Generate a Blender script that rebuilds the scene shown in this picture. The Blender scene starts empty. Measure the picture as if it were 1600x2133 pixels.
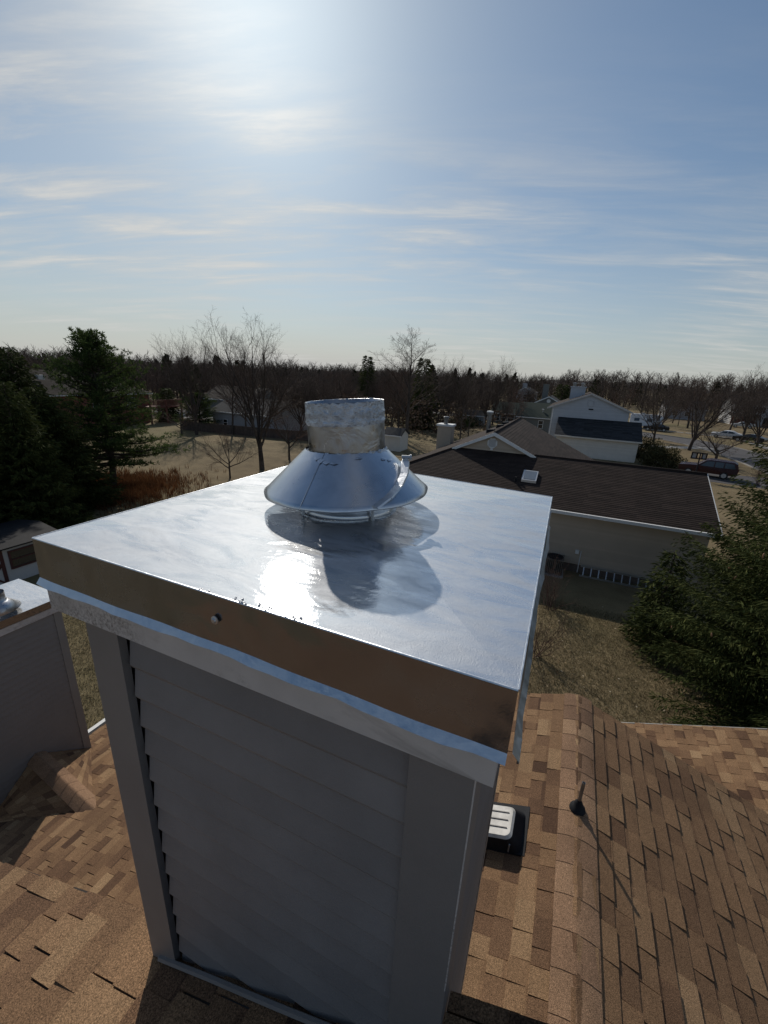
import bpy, math, random
import numpy as np
from mathutils import Vector, Matrix

random.seed(7)
rng = np.random.default_rng(11)
S = bpy.context.scene
C = S.collection
PI = math.pi

# ------------------------------------------------------------------ camera
H = 8.7                                   # eye height over the lawn (m); world x runs along the chimney front, y away from it
FPX = 877.08
R_ = np.array([0.9119, 0.40813, 0.04329])
D_ = np.array([0.16439, -0.26658, -0.94969])
F_ = np.array([-0.37606, 0.87313, -0.31018])
cam_d = bpy.data.cameras.new('camera')
cam = bpy.data.objects.new('camera', cam_d); C.objects.link(cam)
cam.matrix_world = Matrix(((R_[0], -D_[0], -F_[0], 0), (R_[1], -D_[1], -F_[1], 0), (R_[2], -D_[2], -F_[2], H), (0, 0, 0, 1)))
cam_d.sensor_fit = 'HORIZONTAL'; cam_d.sensor_width = 36.0
cam_d.lens = 36.0 * FPX / 1600.0
cam_d.clip_start = 0.05; cam_d.clip_end = 6000
S.camera = cam

# ------------------------------------------------------------------ sky and sun
SUN_AZ = math.radians(-39.0)              # from +y, clockwise
SUN_EL = math.radians(33.0)
SUN = Vector((math.sin(SUN_AZ) * math.cos(SUN_EL), math.cos(SUN_AZ) * math.cos(SUN_EL), math.sin(SUN_EL)))
W = bpy.data.worlds.new('World'); S.world = W; W.use_nodes = True
nt = W.node_tree; N = nt.nodes; L = nt.links; N.clear()


def node(nt, kind, **kw):
    n = nt.nodes.new(kind)
    for k, v in kw.items():
        if k.startswith('i_'):
            n.inputs[int(k[2:])].default_value = v
        else:
            setattr(n, k, v)
    return n


def math_n(nt, op, a, b=None, c=None, clamp=False):
    n = nt.nodes.new('ShaderNodeMath'); n.operation = op; n.use_clamp = clamp
    for i, s in enumerate((a, b, c)):
        if s is None: continue
        if isinstance(s, (int, float)): n.inputs[i].default_value = s
        else: nt.links.new(s, n.inputs[i])
    return n.outputs[0]


def vmath(nt, op, a, b):
    n = nt.nodes.new('ShaderNodeVectorMath'); n.operation = op
    for i, s in enumerate((a, b)):
        if isinstance(s, (tuple, list, Vector)): n.inputs[i].default_value = tuple(s)
        else: nt.links.new(s, n.inputs[i])
    return n


def mixc(nt, fac, a, b, blend='MIX'):
    n = nt.nodes.new('ShaderNodeMix'); n.data_type = 'RGBA'; n.blend_type = blend
    for sock, s in ((n.inputs[0], fac), (n.inputs[6], a), (n.inputs[7], b)):
        if isinstance(s, (int, float)): sock.default_value = s
        elif isinstance(s, (tuple, list)): sock.default_value = tuple(s) + ((1,) if len(s) == 3 else ())
        else: nt.links.new(s, sock)
    return n.outputs[2]


def ramp(nt, fac, stops):
    n = nt.nodes.new('ShaderNodeValToRGB')
    el = n.color_ramp.elements
    while len(el) < len(stops): el.new(0.5)
    for e, (p, c) in zip(el, stops):
        e.position = p; e.color = (tuple(c) + (1,)) if not isinstance(c, (int, float)) else (c, c, c, 1)
    nt.links.new(fac, n.inputs[0])
    return n.outputs[0]


SKYX, SKYY = 7.7, 2.1
sky = node(nt, 'ShaderNodeTexSky', sky_type='NISHITA', sun_disc=False, sun_elevation=SUN_EL, sun_rotation=SUN_AZ,
           altitude=50.0, air_density=1.0, dust_density=0.6, ozone_density=2.2)
tc = node(nt, 'ShaderNodeTexCoord')
dirv = vmath(nt, 'NORMALIZE', tc.outputs['Generated'], (0, 0, 0)).outputs[0]
sep = node(nt, 'ShaderNodeSeparateXYZ'); L.new(dirv, sep.inputs[0])
zc = math_n(nt, 'MAXIMUM', sep.outputs[2], 0.0)
den = math_n(nt, 'ADD', zc, 0.10)
px = math_n(nt, 'DIVIDE', sep.outputs[0], den); py = math_n(nt, 'DIVIDE', sep.outputs[1], den)
comb = node(nt, 'ShaderNodeCombineXYZ'); L.new(px, comb.inputs[0]); L.new(py, comb.inputs[1])
mp = node(nt, 'ShaderNodeMapping', vector_type='TEXTURE'); mp.inputs['Rotation'].default_value = (0, 0, math.radians(17)); mp.inputs['Scale'].default_value = (3.6, 0.85, 1)
L.new(comb.outputs[0], mp.inputs[0])
n1 = node(nt, 'ShaderNodeTexNoise'); n1.inputs['Scale'].default_value = 3.4; n1.inputs['Detail'].default_value = 10; n1.inputs['Roughness'].default_value = 0.62; n1.inputs['Distortion'].default_value = 0.35
L.new(mp.outputs[0], n1.inputs['Vector'])
mp2 = node(nt, 'ShaderNodeMapping'); mp2.inputs['Location'].default_value = (SKYX, SKYY, 0); mp2.inputs['Scale'].default_value = (0.35, 0.35, 1)
L.new(comb.outputs[0], mp2.inputs[0])
n2 = node(nt, 'ShaderNodeTexNoise'); n2.inputs['Scale'].default_value = 1.0; n2.inputs['Detail'].default_value = 3
L.new(mp2.outputs[0], n2.inputs['Vector'])
sund = vmath(nt, 'DOT_PRODUCT', dirv, tuple(SUN)).outputs[1]
sunc = math_n(nt, 'MAXIMUM', sund, 0.0)
wisp = ramp(nt, n1.outputs[0], [(0.42, 0.0), (0.53, 0.35), (0.66, 1.0)])
big = ramp(nt, n2.outputs[0], [(0.42, 0.05), (0.60, 1.0)])
azd = vmath(nt, 'DOT_PRODUCT', dirv, (math.sin(math.radians(-30)), math.cos(math.radians(-30)), 0)).outputs[1]
band = math_n(nt, 'MULTIPLY', math_n(nt, 'POWER', math_n(nt, 'SUBTRACT', 1.0, math_n(nt, 'MULTIPLY', math_n(nt, 'ABSOLUTE', math_n(nt, 'SUBTRACT', zc, 0.27)), 4.5), None, True), 1.3), math_n(nt, 'POWER', math_n(nt, 'MAXIMUM', azd, 0.0), 4.0))
cl = math_n(nt, 'MULTIPLY', wisp, math_n(nt, 'ADD', math_n(nt, 'MULTIPLY', big, 0.8), band, None, True))
cl = math_n(nt, 'MULTIPLY', cl, 0.85)
# thin veil of cirrostratus: thicker toward the sun, whitens toward the horizon
veil_sun = math_n(nt, 'POWER', sunc, 4.0)
veil_h = math_n(nt, 'POWER', math_n(nt, 'SUBTRACT', 1.0, zc), 5.5)
soft = ramp(nt, n2.outputs[0], [(0.3, 0.6), (0.7, 1.0)])
veil = math_n(nt, 'ADD', math_n(nt, 'MULTIPLY', math_n(nt, 'MULTIPLY', veil_sun, 0.44), soft), math_n(nt, 'MULTIPLY', veil_h, 0.88))
cov = math_n(nt, 'SUBTRACT', 1.0, math_n(nt, 'MULTIPLY', math_n(nt, 'SUBTRACT', 1.0, cl, None, True), math_n(nt, 'SUBTRACT', 1.0, veil, None, True)), None, True)
# forward scattering of thin cloud round the sun
glow = math_n(nt, 'ADD', math_n(nt, 'MULTIPLY', math_n(nt, 'POWER', sunc, 55.0), 5.0), math_n(nt, 'MULTIPLY', math_n(nt, 'POWER', sunc, 5.0), 0.35))
cb = math_n(nt, 'ADD', math_n(nt, 'ADD', glow, 4.9), math_n(nt, 'MULTIPLY', cl, 1.5))
cloudc = node(nt, 'ShaderNodeCombineColor')
L.new(cb, cloudc.inputs[0]); L.new(math_n(nt, 'MULTIPLY', cb, 0.995), cloudc.inputs[1]); L.new(math_n(nt, 'MULTIPLY', cb, 0.96), cloudc.inputs[2])
skyc = mixc(nt, cov, mixc(nt, 1.0, sky.outputs[0], (0.52, 0.675, 0.75), 'MULTIPLY'), cloudc.outputs[0])
bg = node(nt, 'ShaderNodeBackground'); bg.inputs[1].default_value = 0.10
L.new(skyc, bg.inputs[0])
wo = node(nt, 'ShaderNodeOutputWorld'); L.new(bg.outputs[0], wo.inputs[0])

sun_d = bpy.data.lights.new('sun', 'SUN'); sun_d.energy = 3.2; sun_d.angle = math.radians(0.55); sun_d.color = (1.0, 0.93, 0.83)
sun_o = bpy.data.objects.new('sun', sun_d); C.objects.link(sun_o)
sun_o.rotation_euler = SUN.to_track_quat('Z', 'Y').to_euler(); sun_o.location = SUN * 60

S.view_settings.view_transform = 'Standard'; S.view_settings.look = 'None'
S.view_settings.exposure = 0.0; S.view_settings.gamma = 1.0; S.view_settings.use_curve_mapping = False

# ------------------------------------------------------------------ helpers
EYE = np.array([0, 0, H])


def ray(x, y):
    v = R_ * (x - 800) / FPX + D_ * (y - 1066.5) / FPX + F_
    return v


def PZ(x, y, z=0.0):
    v = ray(x, y); return EYE + v * ((z - H) / v[2])


def PY(x, y, Y):
    v = ray(x, y); return EYE + v * (Y / v[1])


def PX(x, y, X):
    v = ray(x, y); return EYE + v * (X / v[0])


def project(P):
    q = np.asarray(P) - EYE
    z = q @ F_
    return 800 + FPX * (q @ R_) / z, 1066.5 + FPX * (q @ D_) / z, z


U = 0.424                                 # survey unit of the chimney block


def un(a, b, c):                          # chimney frame -> world
    return np.array([(a - 2.788) * U, (b + 1.277) * U, H + c * U])


def root_of(o):
    while o.parent: o = o.parent
    return o


class MB:
    def __init__(s): s.v = []; s.f = []; s.t = []; s.n = 0

    def add(s, vs, fs, t=0.5):
        b = s.n
        s.v.extend([tuple(map(float, p)) for p in vs]); s.n += len(vs)
        for f in fs:
            s.f.append(tuple(i + b for i in f)); s.t.append(t)
        return s

    def box(s, x0, x1, y0, y1, z0, z1, t=0.5):
        return s.hexa([(x0, y0, z0), (x1, y0, z0), (x1, y1, z0), (x0, y1, z0), (x0, y0, z1), (x1, y0, z1), (x1, y1, z1), (x0, y1, z1)], t)

    def hexa(s, p, t=0.5):
        return s.add(p, [(3, 2, 1, 0), (4, 5, 6, 7), (0, 1, 5, 4), (1, 2, 6, 5), (2, 3, 7, 6), (3, 0, 4, 7)], t)

    def prism(s, poly, ext, t=0.5):
        n = len(poly); e = np.array(ext, float)
        p = [np.array(q, float) for q in poly]
        vs = p + [q + e for q in p]
        fs = [tuple(range(n - 1, -1, -1)), tuple(range(n, 2 * n))] + [(i, (i + 1) % n, n + (i + 1) % n, n + i) for i in range(n)]
        return s.add(vs, fs, t)

    def slab(s, poly, th, t=0.5):         # polygon thickened down along its normal
        p = [np.array(q, float) for q in poly]
        nrm = np.cross(p[1] - p[0], p[2] - p[0]); nrm /= np.linalg.norm(nrm)
        if nrm[2] < 0: nrm = -nrm
        return s.prism(p, -nrm * th, t)

    def tube(s, pts, rad, n=8, t=0.5, caps=True):
        pts = [np.array(p, float) for p in pts]
        rs = rad if isinstance(rad, (list, tuple, np.ndarray)) else [rad] * len(pts)
        vs = []
        prev = None
        for i, p in enumerate(pts):
            d = pts[min(i + 1, len(pts) - 1)] - pts[max(i - 1, 0)]
            d = d / (np.linalg.norm(d) + 1e-9)
            a = np.cross(d, [0, 0, 1.0]) if prev is None else prev - d * (prev @ d)
            if np.linalg.norm(a) < 1e-4: a = np.cross(d, [0, 1.0, 0])
            a /= np.linalg.norm(a); prev = a
            b = np.cross(d, a)
            for k in range(n):
                th = 2 * PI * k / n
                vs.append(p + (a * math.cos(th) + b * math.sin(th)) * rs[i])
        fs = []
        for i in range(len(pts) - 1):
            for k in range(n):
                fs.append((i * n + k, i * n + (k + 1) % n, (i + 1) * n + (k + 1) % n, (i + 1) * n + k))
        if caps:
            fs.append(tuple(range(n - 1, -1, -1))); m = (len(pts) - 1) * n; fs.append(tuple(m + k for k in range(n)))
        return s.add(vs, fs, t)

    def lathe(s, prof, M, n=48, t=0.5, jit=None, closed=False):
        vs = []
        for i, (r, z) in enumerate(prof):
            for k in range(n):
                th = 2 * PI * k / n
                rr, zz = (r, z) if jit is None else jit(i, k, r, z)
                vs.append(M @ Vector((rr * math.cos(th), rr * math.sin(th), zz)))
        fs = []
        m = len(prof)
        for i in range(m if closed else m - 1):
            j = (i + 1) % m
            for k in range(n):
                fs.append((i * n + k, i * n + (k + 1) % n, j * n + (k + 1) % n, j * n + k))
        return s.add(vs, fs, t)

    def build(s, name, mat, parent=None, smooth=False, kind=None, label=None):
        me = bpy.data.meshes.new(name)
        V = np.array(s.v, float).reshape(-1, 3)
        if parent is not None:
            V = V - np.array(root_of(parent).location)
        me.from_pydata([tuple(q) for q in V], [], s.f)
        at = me.attributes.new('tint', 'FLOAT', 'FACE'); at.data.foreach_set('value', np.array(s.t, np.float32))
        if smooth: me.polygons.foreach_set('use_smooth', [True] * len(me.polygons))
        return link(me, name, mat, parent, kind, label)


def link(me, name, mat, parent=None, kind=None, label=None):
    me.materials.append(mat)
    o = bpy.data.objects.new(name, me); C.objects.link(o)
    if parent is not None: o.parent = parent
    if kind: o['kind'] = kind
    if label: o['label'] = label
    return o


def np_mesh(name, V, T, tint):            # triangles from arrays
    me = bpy.data.meshes.new(name)
    V = np.ascontiguousarray(V, np.float32); T = np.ascontiguousarray(T, np.int32)
    me.vertices.add(len(V)); me.vertices.foreach_set('co', V.ravel())
    me.loops.add(T.size); me.loops.foreach_set('vertex_index', T.ravel())
    me.polygons.add(len(T)); me.polygons.foreach_set('loop_start', np.arange(0, T.size, 3, dtype=np.int32))
    me.update(calc_edges=True)
    at = me.attributes.new('tint', 'FLOAT', 'FACE'); at.data.foreach_set('value', np.ascontiguousarray(tint, np.float32))
    return me


def thing(name, label, cat, loc, group=None):
    o = bpy.data.objects.new(name, None); C.objects.link(o); o.location = tuple(loc)
    o.empty_display_size = 0.3
    return tag(o, label, cat, group)


def tag(o, label, cat, group=None, kind=None):
    o['label'] = label; o['category'] = cat
    if group: o['group'] = group
    if kind: o['kind'] = kind
    return o


def dup(root, loc, rotz, scale, label, group=None):
    r = root.copy(); C.objects.link(r); r.location = tuple(loc); r.rotation_euler = (0, 0, rotz); r.scale = scale
    r['label'] = label
    if group: r['group'] = group
    for ch in list(root.children):
        c = ch.copy(); C.objects.link(c); c.parent = r
    return r


# ------------------------------------------------------------------ materials
def mat_new(name):
    m = bpy.data.materials.new(name); m.use_nodes = True
    n = m.node_tree; n.nodes.clear()
    out = n.nodes.new('ShaderNodeOutputMaterial'); b = n.nodes.new('ShaderNodeBsdfPrincipled')
    n.links.new(b.outputs[0], out.inputs[0])
    return m, n, b


def coords(n, scale=(1, 1, 1), kind='Object', rot=(0, 0, 0)):
    t = n.nodes.new('ShaderNodeTexCoord'); mp = n.nodes.new('ShaderNodeMapping'); mp.inputs['Scale'].default_value = scale; mp.inputs['Rotation'].default_value = rot
    n.links.new(t.outputs[kind], mp.inputs[0]); return mp.outputs[0]


def noise(n, vec, scale, detail=4, rough=0.55, dist=0.0):
    x = n.nodes.new('ShaderNodeTexNoise'); x.inputs['Scale'].default_value = scale; x.inputs['Detail'].default_value = detail
    x.inputs['Roughness'].default_value = rough; x.inputs['Distortion'].default_value = dist
    n.links.new(vec, x.inputs['Vector']); return x.outputs[0]


def bump(n, b, h, strength, dist):
    x = n.nodes.new('ShaderNodeBump'); x.inputs['Strength'].default_value = strength; x.inputs['Distance'].default_value = dist
    n.links.new(h, x.inputs['Height'])
    return x


def tint_of(n):
    a = n.nodes.new('ShaderNodeAttribute'); a.attribute_name = 'tint'; return a.outputs['Fac']


def plain(name, col, rough=0.6, metal=0.0, var=0.15, scale=6.0, bmp=0.0, spec=0.5, bscale=60.0, tintamt=0.0):
    m, n, b = mat_new(name)
    v = coords(n)
    f = noise(n, v, scale, 5)
    lo = tuple(c * (1 - var) for c in col); hi = tuple(min(1, c * (1 + var)) for c in col)
    c = ramp(n, f, [(0.3, lo), (0.7, hi)])
    if tintamt:
        k = math_n(n, 'MULTIPLY_ADD', tint_of(n), tintamt, 1 - tintamt / 2)
        g = n.nodes.new('ShaderNodeCombineColor')
        for i in range(3): n.links.new(k, g.inputs[i])
        c = mixc(n, 1.0, c, g.outputs[0], 'MULTIPLY')
    n.links.new(c, b.inputs['Base Color'])
    b.inputs['Roughness'].default_value = rough; b.inputs['Metallic'].default_value = metal
    b.inputs['Specular IOR Level'].default_value = spec
    if bmp:
        x = bump(n, b, noise(n, v, bscale, 4), bmp, 0.01); n.links.new(x.outputs[0], b.inputs['Normal'])
    return m


def shingle_mat(name, stops, gscale=200.0, gamt=0.72, b_amt=0.8):
    m, n, b = mat_new(name)
    v = coords(n)
    base = ramp(n, tint_of(n), stops)
    g = noise(n, v, gscale, 2, 0.7)
    g2 = noise(n, v, gscale * 0.35, 3, 0.6)
    gm = ramp(n, g, [(0.30, 1 - gamt), (0.52, 1.0), (0.72, 1 + gamt * 1.1)])
    gm2 = ramp(n, g2, [(0.3, 0.86), (0.7, 1.14)])
    streak = noise(n, coords(n, (1, 1, 1)), 2.2, 4, 0.6)
    st = ramp(n, streak, [(0.3, 0.84), (0.7, 1.12)])
    c = mixc(n, 1.0, base, gm, 'MULTIPLY'); c = mixc(n, 1.0, c, gm2, 'MULTIPLY'); c = mixc(n, 1.0, c, st, 'MULTIPLY')
    n.links.new(c, b.inputs['Base Color']); b.inputs['Roughness'].default_value = 0.95; b.inputs['Specular IOR Level'].default_value = 0.15
    x = bump(n, b, g, b_amt, 0.004); n.links.new(x.outputs[0], b.inputs['Normal'])
    return m


def metal_mat(name, col, r0, r1, wave=0.3, wscale=5.0, fine=0.15, fscale=260, spang=0.0, wdist=0.02, streaks=(1, 1, 1), metal=1.0):
    m, n, b = mat_new(name)
    v = coords(n)
    w = noise(n, coords(n, streaks), wscale, 3, 0.55, 0.6)
    f = noise(n, v, fscale, 2, 0.6)
    s = noise(n, v, wscale * 2.2, 5, 0.6, 1.0)
    rr = ramp(n, s, [(0.3, r0), (0.7, r1)])
    n.links.new(rr, b.inputs['Roughness'])
    cc = ramp(n, s, [(0.25, tuple(c * 0.86 for c in col)), (0.75, tuple(min(1, c * 1.08) for c in col))])
    n.links.new(cc, b.inputs['Base Color'])
    b.inputs['Metallic'].default_value = metal
    x = bump(n, b, w, wave, wdist)
    y = bump(n, b, f, fine, 0.002); n.links.new(x.outputs[0], y.inputs['Normal']); n.links.new(y.outputs[0], b.inputs['Normal'])
    return m


BROWN = [(0.0, (0.075, 0.042, 0.027)), (0.3, (0.150, 0.086, 0.050)), (0.6, (0.232, 0.139, 0.076)), (1.0, (0.325, 0.212, 0.118))]
M_SH = shingle_mat('brown_shingle', BROWN)
M_RIDGE = shingle_mat('ridge_shingle', [(0.0, (0.15, 0.09, 0.058)), (0.5, (0.255, 0.155, 0.095)), (1.0, (0.34, 0.22, 0.13))])
M_DKSH = shingle_mat('dark_brown_shingle', [(0.0, (0.030, 0.022, 0.019)), (1.0, (0.050, 0.036, 0.030))], 60, 0.35, 0.2)
M_CHSH = shingle_mat('charcoal_shingle', [(0.0, (0.028, 0.030, 0.033)), (1.0, (0.050, 0.053, 0.058))], 40, 0.2, 0.2)
M_GRSH = shingle_mat('green_shingle', [(0.0, (0.022, 0.032, 0.026)), (1.0, (0.042, 0.058, 0.048))], 40, 0.2, 0.2)
M_TNSH = shingle_mat('brown_house_shingle', [(0.0, (0.03, 0.024, 0.021)), (1.0, (0.05, 0.041, 0.035))], 40, 0.2, 0.2)
M_UNDER = plain('underlay', (0.03, 0.022, 0.017), 0.95)


def cap_mat():
    m, n, b = mat_new('galvanised_cap')
    v = coords(n)
    w = noise(n, coords(n, (1.0, 1.9, 1)), 4.2, 3, 0.5, 0.5)
    s_ = noise(n, coords(n, (1.2, 3.0, 1), rot=(0, 0, .35)), 5.5, 5, 0.62, 0.9)
    g = noise(n, v, 120, 2, 0.6); f = noise(n, v, 420, 2, 0.6)
    b.inputs['Metallic'].default_value = 0.62; b.inputs['Roughness'].default_value = 0.62
    n.links.new(ramp(n, s_, [(0.3, (0.40, 0.42, 0.45)), (0.7, (0.60, 0.61, 0.62))]), b.inputs['Base Color'])
    x = bump(n, b, w, 0.19, 0.025); y = bump(n, b, g, 0.14, 0.0012); n.links.new(x.outputs[0], y.inputs['Normal'])
    z = bump(n, b, f, 0.7, 0.0015); n.links.new(x.outputs[0], z.inputs['Normal']); n.links.new(z.outputs[0], b.inputs['Normal'])
    gl = n.nodes.new('ShaderNodeBsdfAnisotropic') if False else n.nodes.new('ShaderNodeBsdfGlossy')
    gl.distribution = 'BECKMANN'; gl.inputs['Color'].default_value = (0.76, 0.78, 0.80, 1)
    n.links.new(ramp(n, s_, [(0.3, 0.12), (0.7, 0.17)]), gl.inputs['Roughness']); n.links.new(y.outputs[0], gl.inputs['Normal'])
    mx = n.nodes.new('ShaderNodeMixShader'); n.links.new(ramp(n, s_, [(0.34, 0.30), (0.66, 0.85)]), mx.inputs[0])
    n.links.new(b.outputs[0], mx.inputs[1]); n.links.new(gl.outputs[0], mx.inputs[2])
    out = [q for q in n.nodes if q.type == 'OUTPUT_MATERIAL'][0]; n.links.new(mx.outputs[0], out.inputs[0])
    return m


M_CAP = cap_mat()
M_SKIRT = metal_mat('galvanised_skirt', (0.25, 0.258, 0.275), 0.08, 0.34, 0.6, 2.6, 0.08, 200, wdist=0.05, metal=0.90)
M_HOOD = metal_mat('galvanised_hood', (0.60, 0.62, 0.65), 0.26, 0.36, 0.10, 6.0, 0.08, 300)
M_PIPE = metal_mat('galvanised_pipe', (0.44, 0.45, 0.47), 0.24, 0.5, 0.25, 14.0, 0.10, 300)
M_LIP = metal_mat('galvanised_lip', (0.60, 0.63, 0.67), 0.30, 0.46, 0.12, 14.0, 0.15, 300)
M_CAULK = plain('silver_sealant', (0.50, 0.52, 0.55), 0.38, 0.75, 0.25, 40, 1.0, bscale=70)
M_SID = plain('grey_siding_paint', (0.205, 0.197, 0.194), 0.55, 0, 0.10, 5.0, 0.15, 0.4, 220, tintamt=0.2)
M_TRIM = plain('grey_trim_paint', (0.205, 0.193, 0.183), 0.55, 0, 0.07, 4.0, 0.15, 0.4, 220)
M_FRZ = plain('light_grey_frieze_paint', (0.54, 0.515, 0.49), 0.6, 0, 0.10, 7.0, 0.1, 0.4, 220)
_n = M_FRZ.node_tree; _b = [q for q in _n.nodes if q.type == 'BSDF_PRINCIPLED'][0]
_old = _b.inputs['Base Color'].links[0].from_socket
_v = coords(_n); _sp = _n.nodes.new('ShaderNodeSeparateXYZ'); _n.links.new(_v, _sp.inputs[0])
_big = ramp(_n, noise(_n, _v, 3.2, 4, 0.6, 0.4), [(0.46, 0.0), (0.66, 1.0)])
_spk = ramp(_n, noise(_n, _v, 140, 3, 0.7), [(0.42, 0.0), (0.62, 1.0)])
_dirt = math_n(_n, 'MULTIPLY', math_n(_n, 'MULTIPLY', _big, _spk), 0.8, None, True)
_smear = math_n(_n, 'MULTIPLY', ramp(_n, noise(_n, coords(_n, (1, 1, 2.2)), 2.1, 5, 0.6, 1.2), [(0.56, 0.0), (0.70, 1.0)]), 0.45)
_n.links.new(mixc(_n, math_n(_n, 'MAXIMUM', _dirt, _smear), _old, (0.10, 0.085, 0.07)), _b.inputs['Base Color'])
M_LSID = plain('taupe_siding_paint', (0.21, 0.197, 0.185), 0.6, 0, 0.05, 3.0)
M_LTRIM = plain('taupe_trim_paint', (0.23, 0.22, 0.205), 0.6, 0, 0.05, 3.0)
M_BLACK = plain('black_plastic', (0.014, 0.015, 0.018), 0.75, 0, 0.3, 8, 0.1, spec=.2)
M_FLASH_SHADE = plain('flashing_and_rib_shade', (0.03, 0.03, 0.033), 0.5, 0.3, 0.3, 8)
M_WHITE = plain('white_paint', (0.72, 0.72, 0.70), 0.55, 0, 0.06, 6)
M_TANS = plain('tan_siding', (0.46, 0.375, 0.285), 0.65, 0, 0.05, 1.5, tintamt=0.15)
M_BLUES = plain('pale_blue_grey_siding', (0.40, 0.43, 0.47), 0.65, 0, 0.05, 1.5, tintamt=0.1)
M_CREAM = plain('cream_wall', (0.56, 0.54, 0.49), 0.7, 0, 0.05, 1.5, tintamt=0.1)
M_OLIVE = plain('olive_grey_siding', (0.15, 0.155, 0.145), 0.7, 0, 0.05, 1.5)
M_WSID = plain('white_siding', (0.46, 0.46, 0.455), 0.7, 0, 0.06, 1.5)
M_GSID = plain('grey_white_siding', (0.34, 0.345, 0.36), 0.7, 0, 0.06, 1.5)
M_BRK = plain('red_brick', (0.17, 0.062, 0.045), 0.9, 0, 0.35, 5.0)
M_REDW = plain('red_stained_wood', (0.14, 0.050, 0.034), 0.8, 0, 0.25, 4.0)
M_DRED = plain('dark_red_trim', (0.065, 0.020, 0.018), 0.7, 0, 0.2, 4.0)
M_FENCE = plain('weathered_fence_wood', (0.085, 0.062, 0.05), 0.9, 0, 0.25, 3.0, tintamt=0.4)
M_GLASS = plain('window_glass', (0.02, 0.025, 0.03), 0.08, 0, 0.1, 1, spec=0.8)
M_CONC = plain('concrete', (0.26, 0.25, 0.235), 0.9, 0, 0.15, 2.0)
M_FOUND = plain('foundation', (0.15, 0.12, 0.10), 0.9, 0, 0.15, 2.0)
M_ASPH = plain('asphalt', (0.062, 0.058, 0.060), 0.9, 0, 0.2, 0.8)
M_ALU = plain('aluminium', (0.50, 0.51, 0.52), 0.45, 0.85, 0.1, 6)
M_STEEL = plain('flue_steel', (0.22, 0.22, 0.22), 0.4, 0.8, 0.3, 6)
M_CARRED = plain('dark_red_car_paint', (0.035, 0.008, 0.010), 0.25, 0.2, 0.05, 2)
M_CARSIL = plain('silver_car_paint', (0.42, 0.43, 0.44), 0.3, 0.5, 0.05, 2)
M_CARWHT = plain('white_car_paint', (0.66, 0.66, 0.66), 0.3, 0.0, 0.05, 2)
M_CARBLK = plain('black_car_paint', (0.012, 0.012, 0.014), 0.25, 0.2, 0.05, 2)
M_TYRE = plain('tyre_rubber', (0.015, 0.015, 0.015), 0.8)
M_LAMP = plain('red_lens', (0.25, 0.012, 0.012), 0.25)


def bark_mat(name, a, b_):
    m, n, b = mat_new(name)
    f = noise(n, coords(n, (1, 1, 0.25)), 22, 5, 0.65)
    c = ramp(n, f, [(0.3, a), (0.7, b_)])
    k = ramp(n, tint_of(n), [(0, 0.7), (1, 1.3)])
    n.links.new(mixc(n, 1.0, c, k, 'MULTIPLY'), b.inputs['Base Color']); b.inputs['Roughness'].default_value = 0.95
    b.inputs['Specular IOR Level'].default_value = 0.2
    x = bump(n, b, f, 0.6, 0.02); n.links.new(x.outputs[0], b.inputs['Normal'])
    return m


def leaf_mat(name, stops, trans=0.25):
    m, n, b = mat_new(name)
    c = ramp(n, tint_of(n), stops)
    k = ramp(n, noise(n, coords(n), 0.9, 4), [(0.3, 0.7), (0.7, 1.3)])
    c = mixc(n, 1.0, c, k, 'MULTIPLY')
    n.links.new(c, b.inputs['Base Color']); b.inputs['Roughness'].default_value = 0.85; b.inputs['Specular IOR Level'].default_value = 0.05
    t = n.nodes.new('ShaderNodeBsdfTranslucent'); n.links.new(c, t.inputs[0])
    mx = n.nodes.new('ShaderNodeMixShader'); mx.inputs[0].default_value = trans
    n.links.new(b.outputs[0], mx.inputs[1]); n.links.new(t.outputs[0], mx.inputs[2])
    out = [q for q in n.nodes if q.type == 'OUTPUT_MATERIAL'][0]; n.links.new(mx.outputs[0], out.inputs[0])
    return m


M_BARK = bark_mat('grey_brown_bark', (0.045, 0.036, 0.030), (0.095, 0.078, 0.066))
M_TWIG = bark_mat('brown_twigs', (0.060, 0.044, 0.036), (0.115, 0.088, 0.072))
M_RTWIG = bark_mat('reddish_twigs', (0.075, 0.045, 0.036), (0.14, 0.09, 0.07))
M_SPRUCE = leaf_mat('spruce_needles', [(0, (0.018, 0.026, 0.009)), (0.5, (0.040, 0.052, 0.017)), (1, (0.085, 0.092, 0.030))], 0.15)
M_PINE = leaf_mat('pine_needles', [(0, (0.022, 0.038, 0.014)), (0.5, (0.058, 0.086, 0.028)), (1, (0.115, 0.145, 0.048))], 0.35)
M_CONE = plain('seed_cone', (0.30, 0.17, 0.09), 0.7, 0, 0.3, 30)
M_BUSH = leaf_mat('olive_shrub_leaves', [(0, (0.035, 0.034, 0.016)), (0.5, (0.075, 0.070, 0.032)), (1, (0.13, 0.115, 0.055))])
M_HEDGE = leaf_mat('dark_hedge_leaves', [(0, (0.016, 0.024, 0.011)), (1, (0.06, 0.075, 0.03))])
M_FERN = leaf_mat('rusty_dead_ferns', [(0, (0.06, 0.024, 0.012)), (0.5, (0.13, 0.055, 0.024)), (1, (0.22, 0.12, 0.055))])
M_GRASS = leaf_mat('straw_grass', [(0, (0.095, 0.075, 0.042)), (0.4, (0.20, 0.163, 0.094)), (0.75, (0.31, 0.26, 0.155)), (0.9, (0.16, 0.165, 0.065)), (1, (0.42, 0.37, 0.25))], 0.3)


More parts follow.
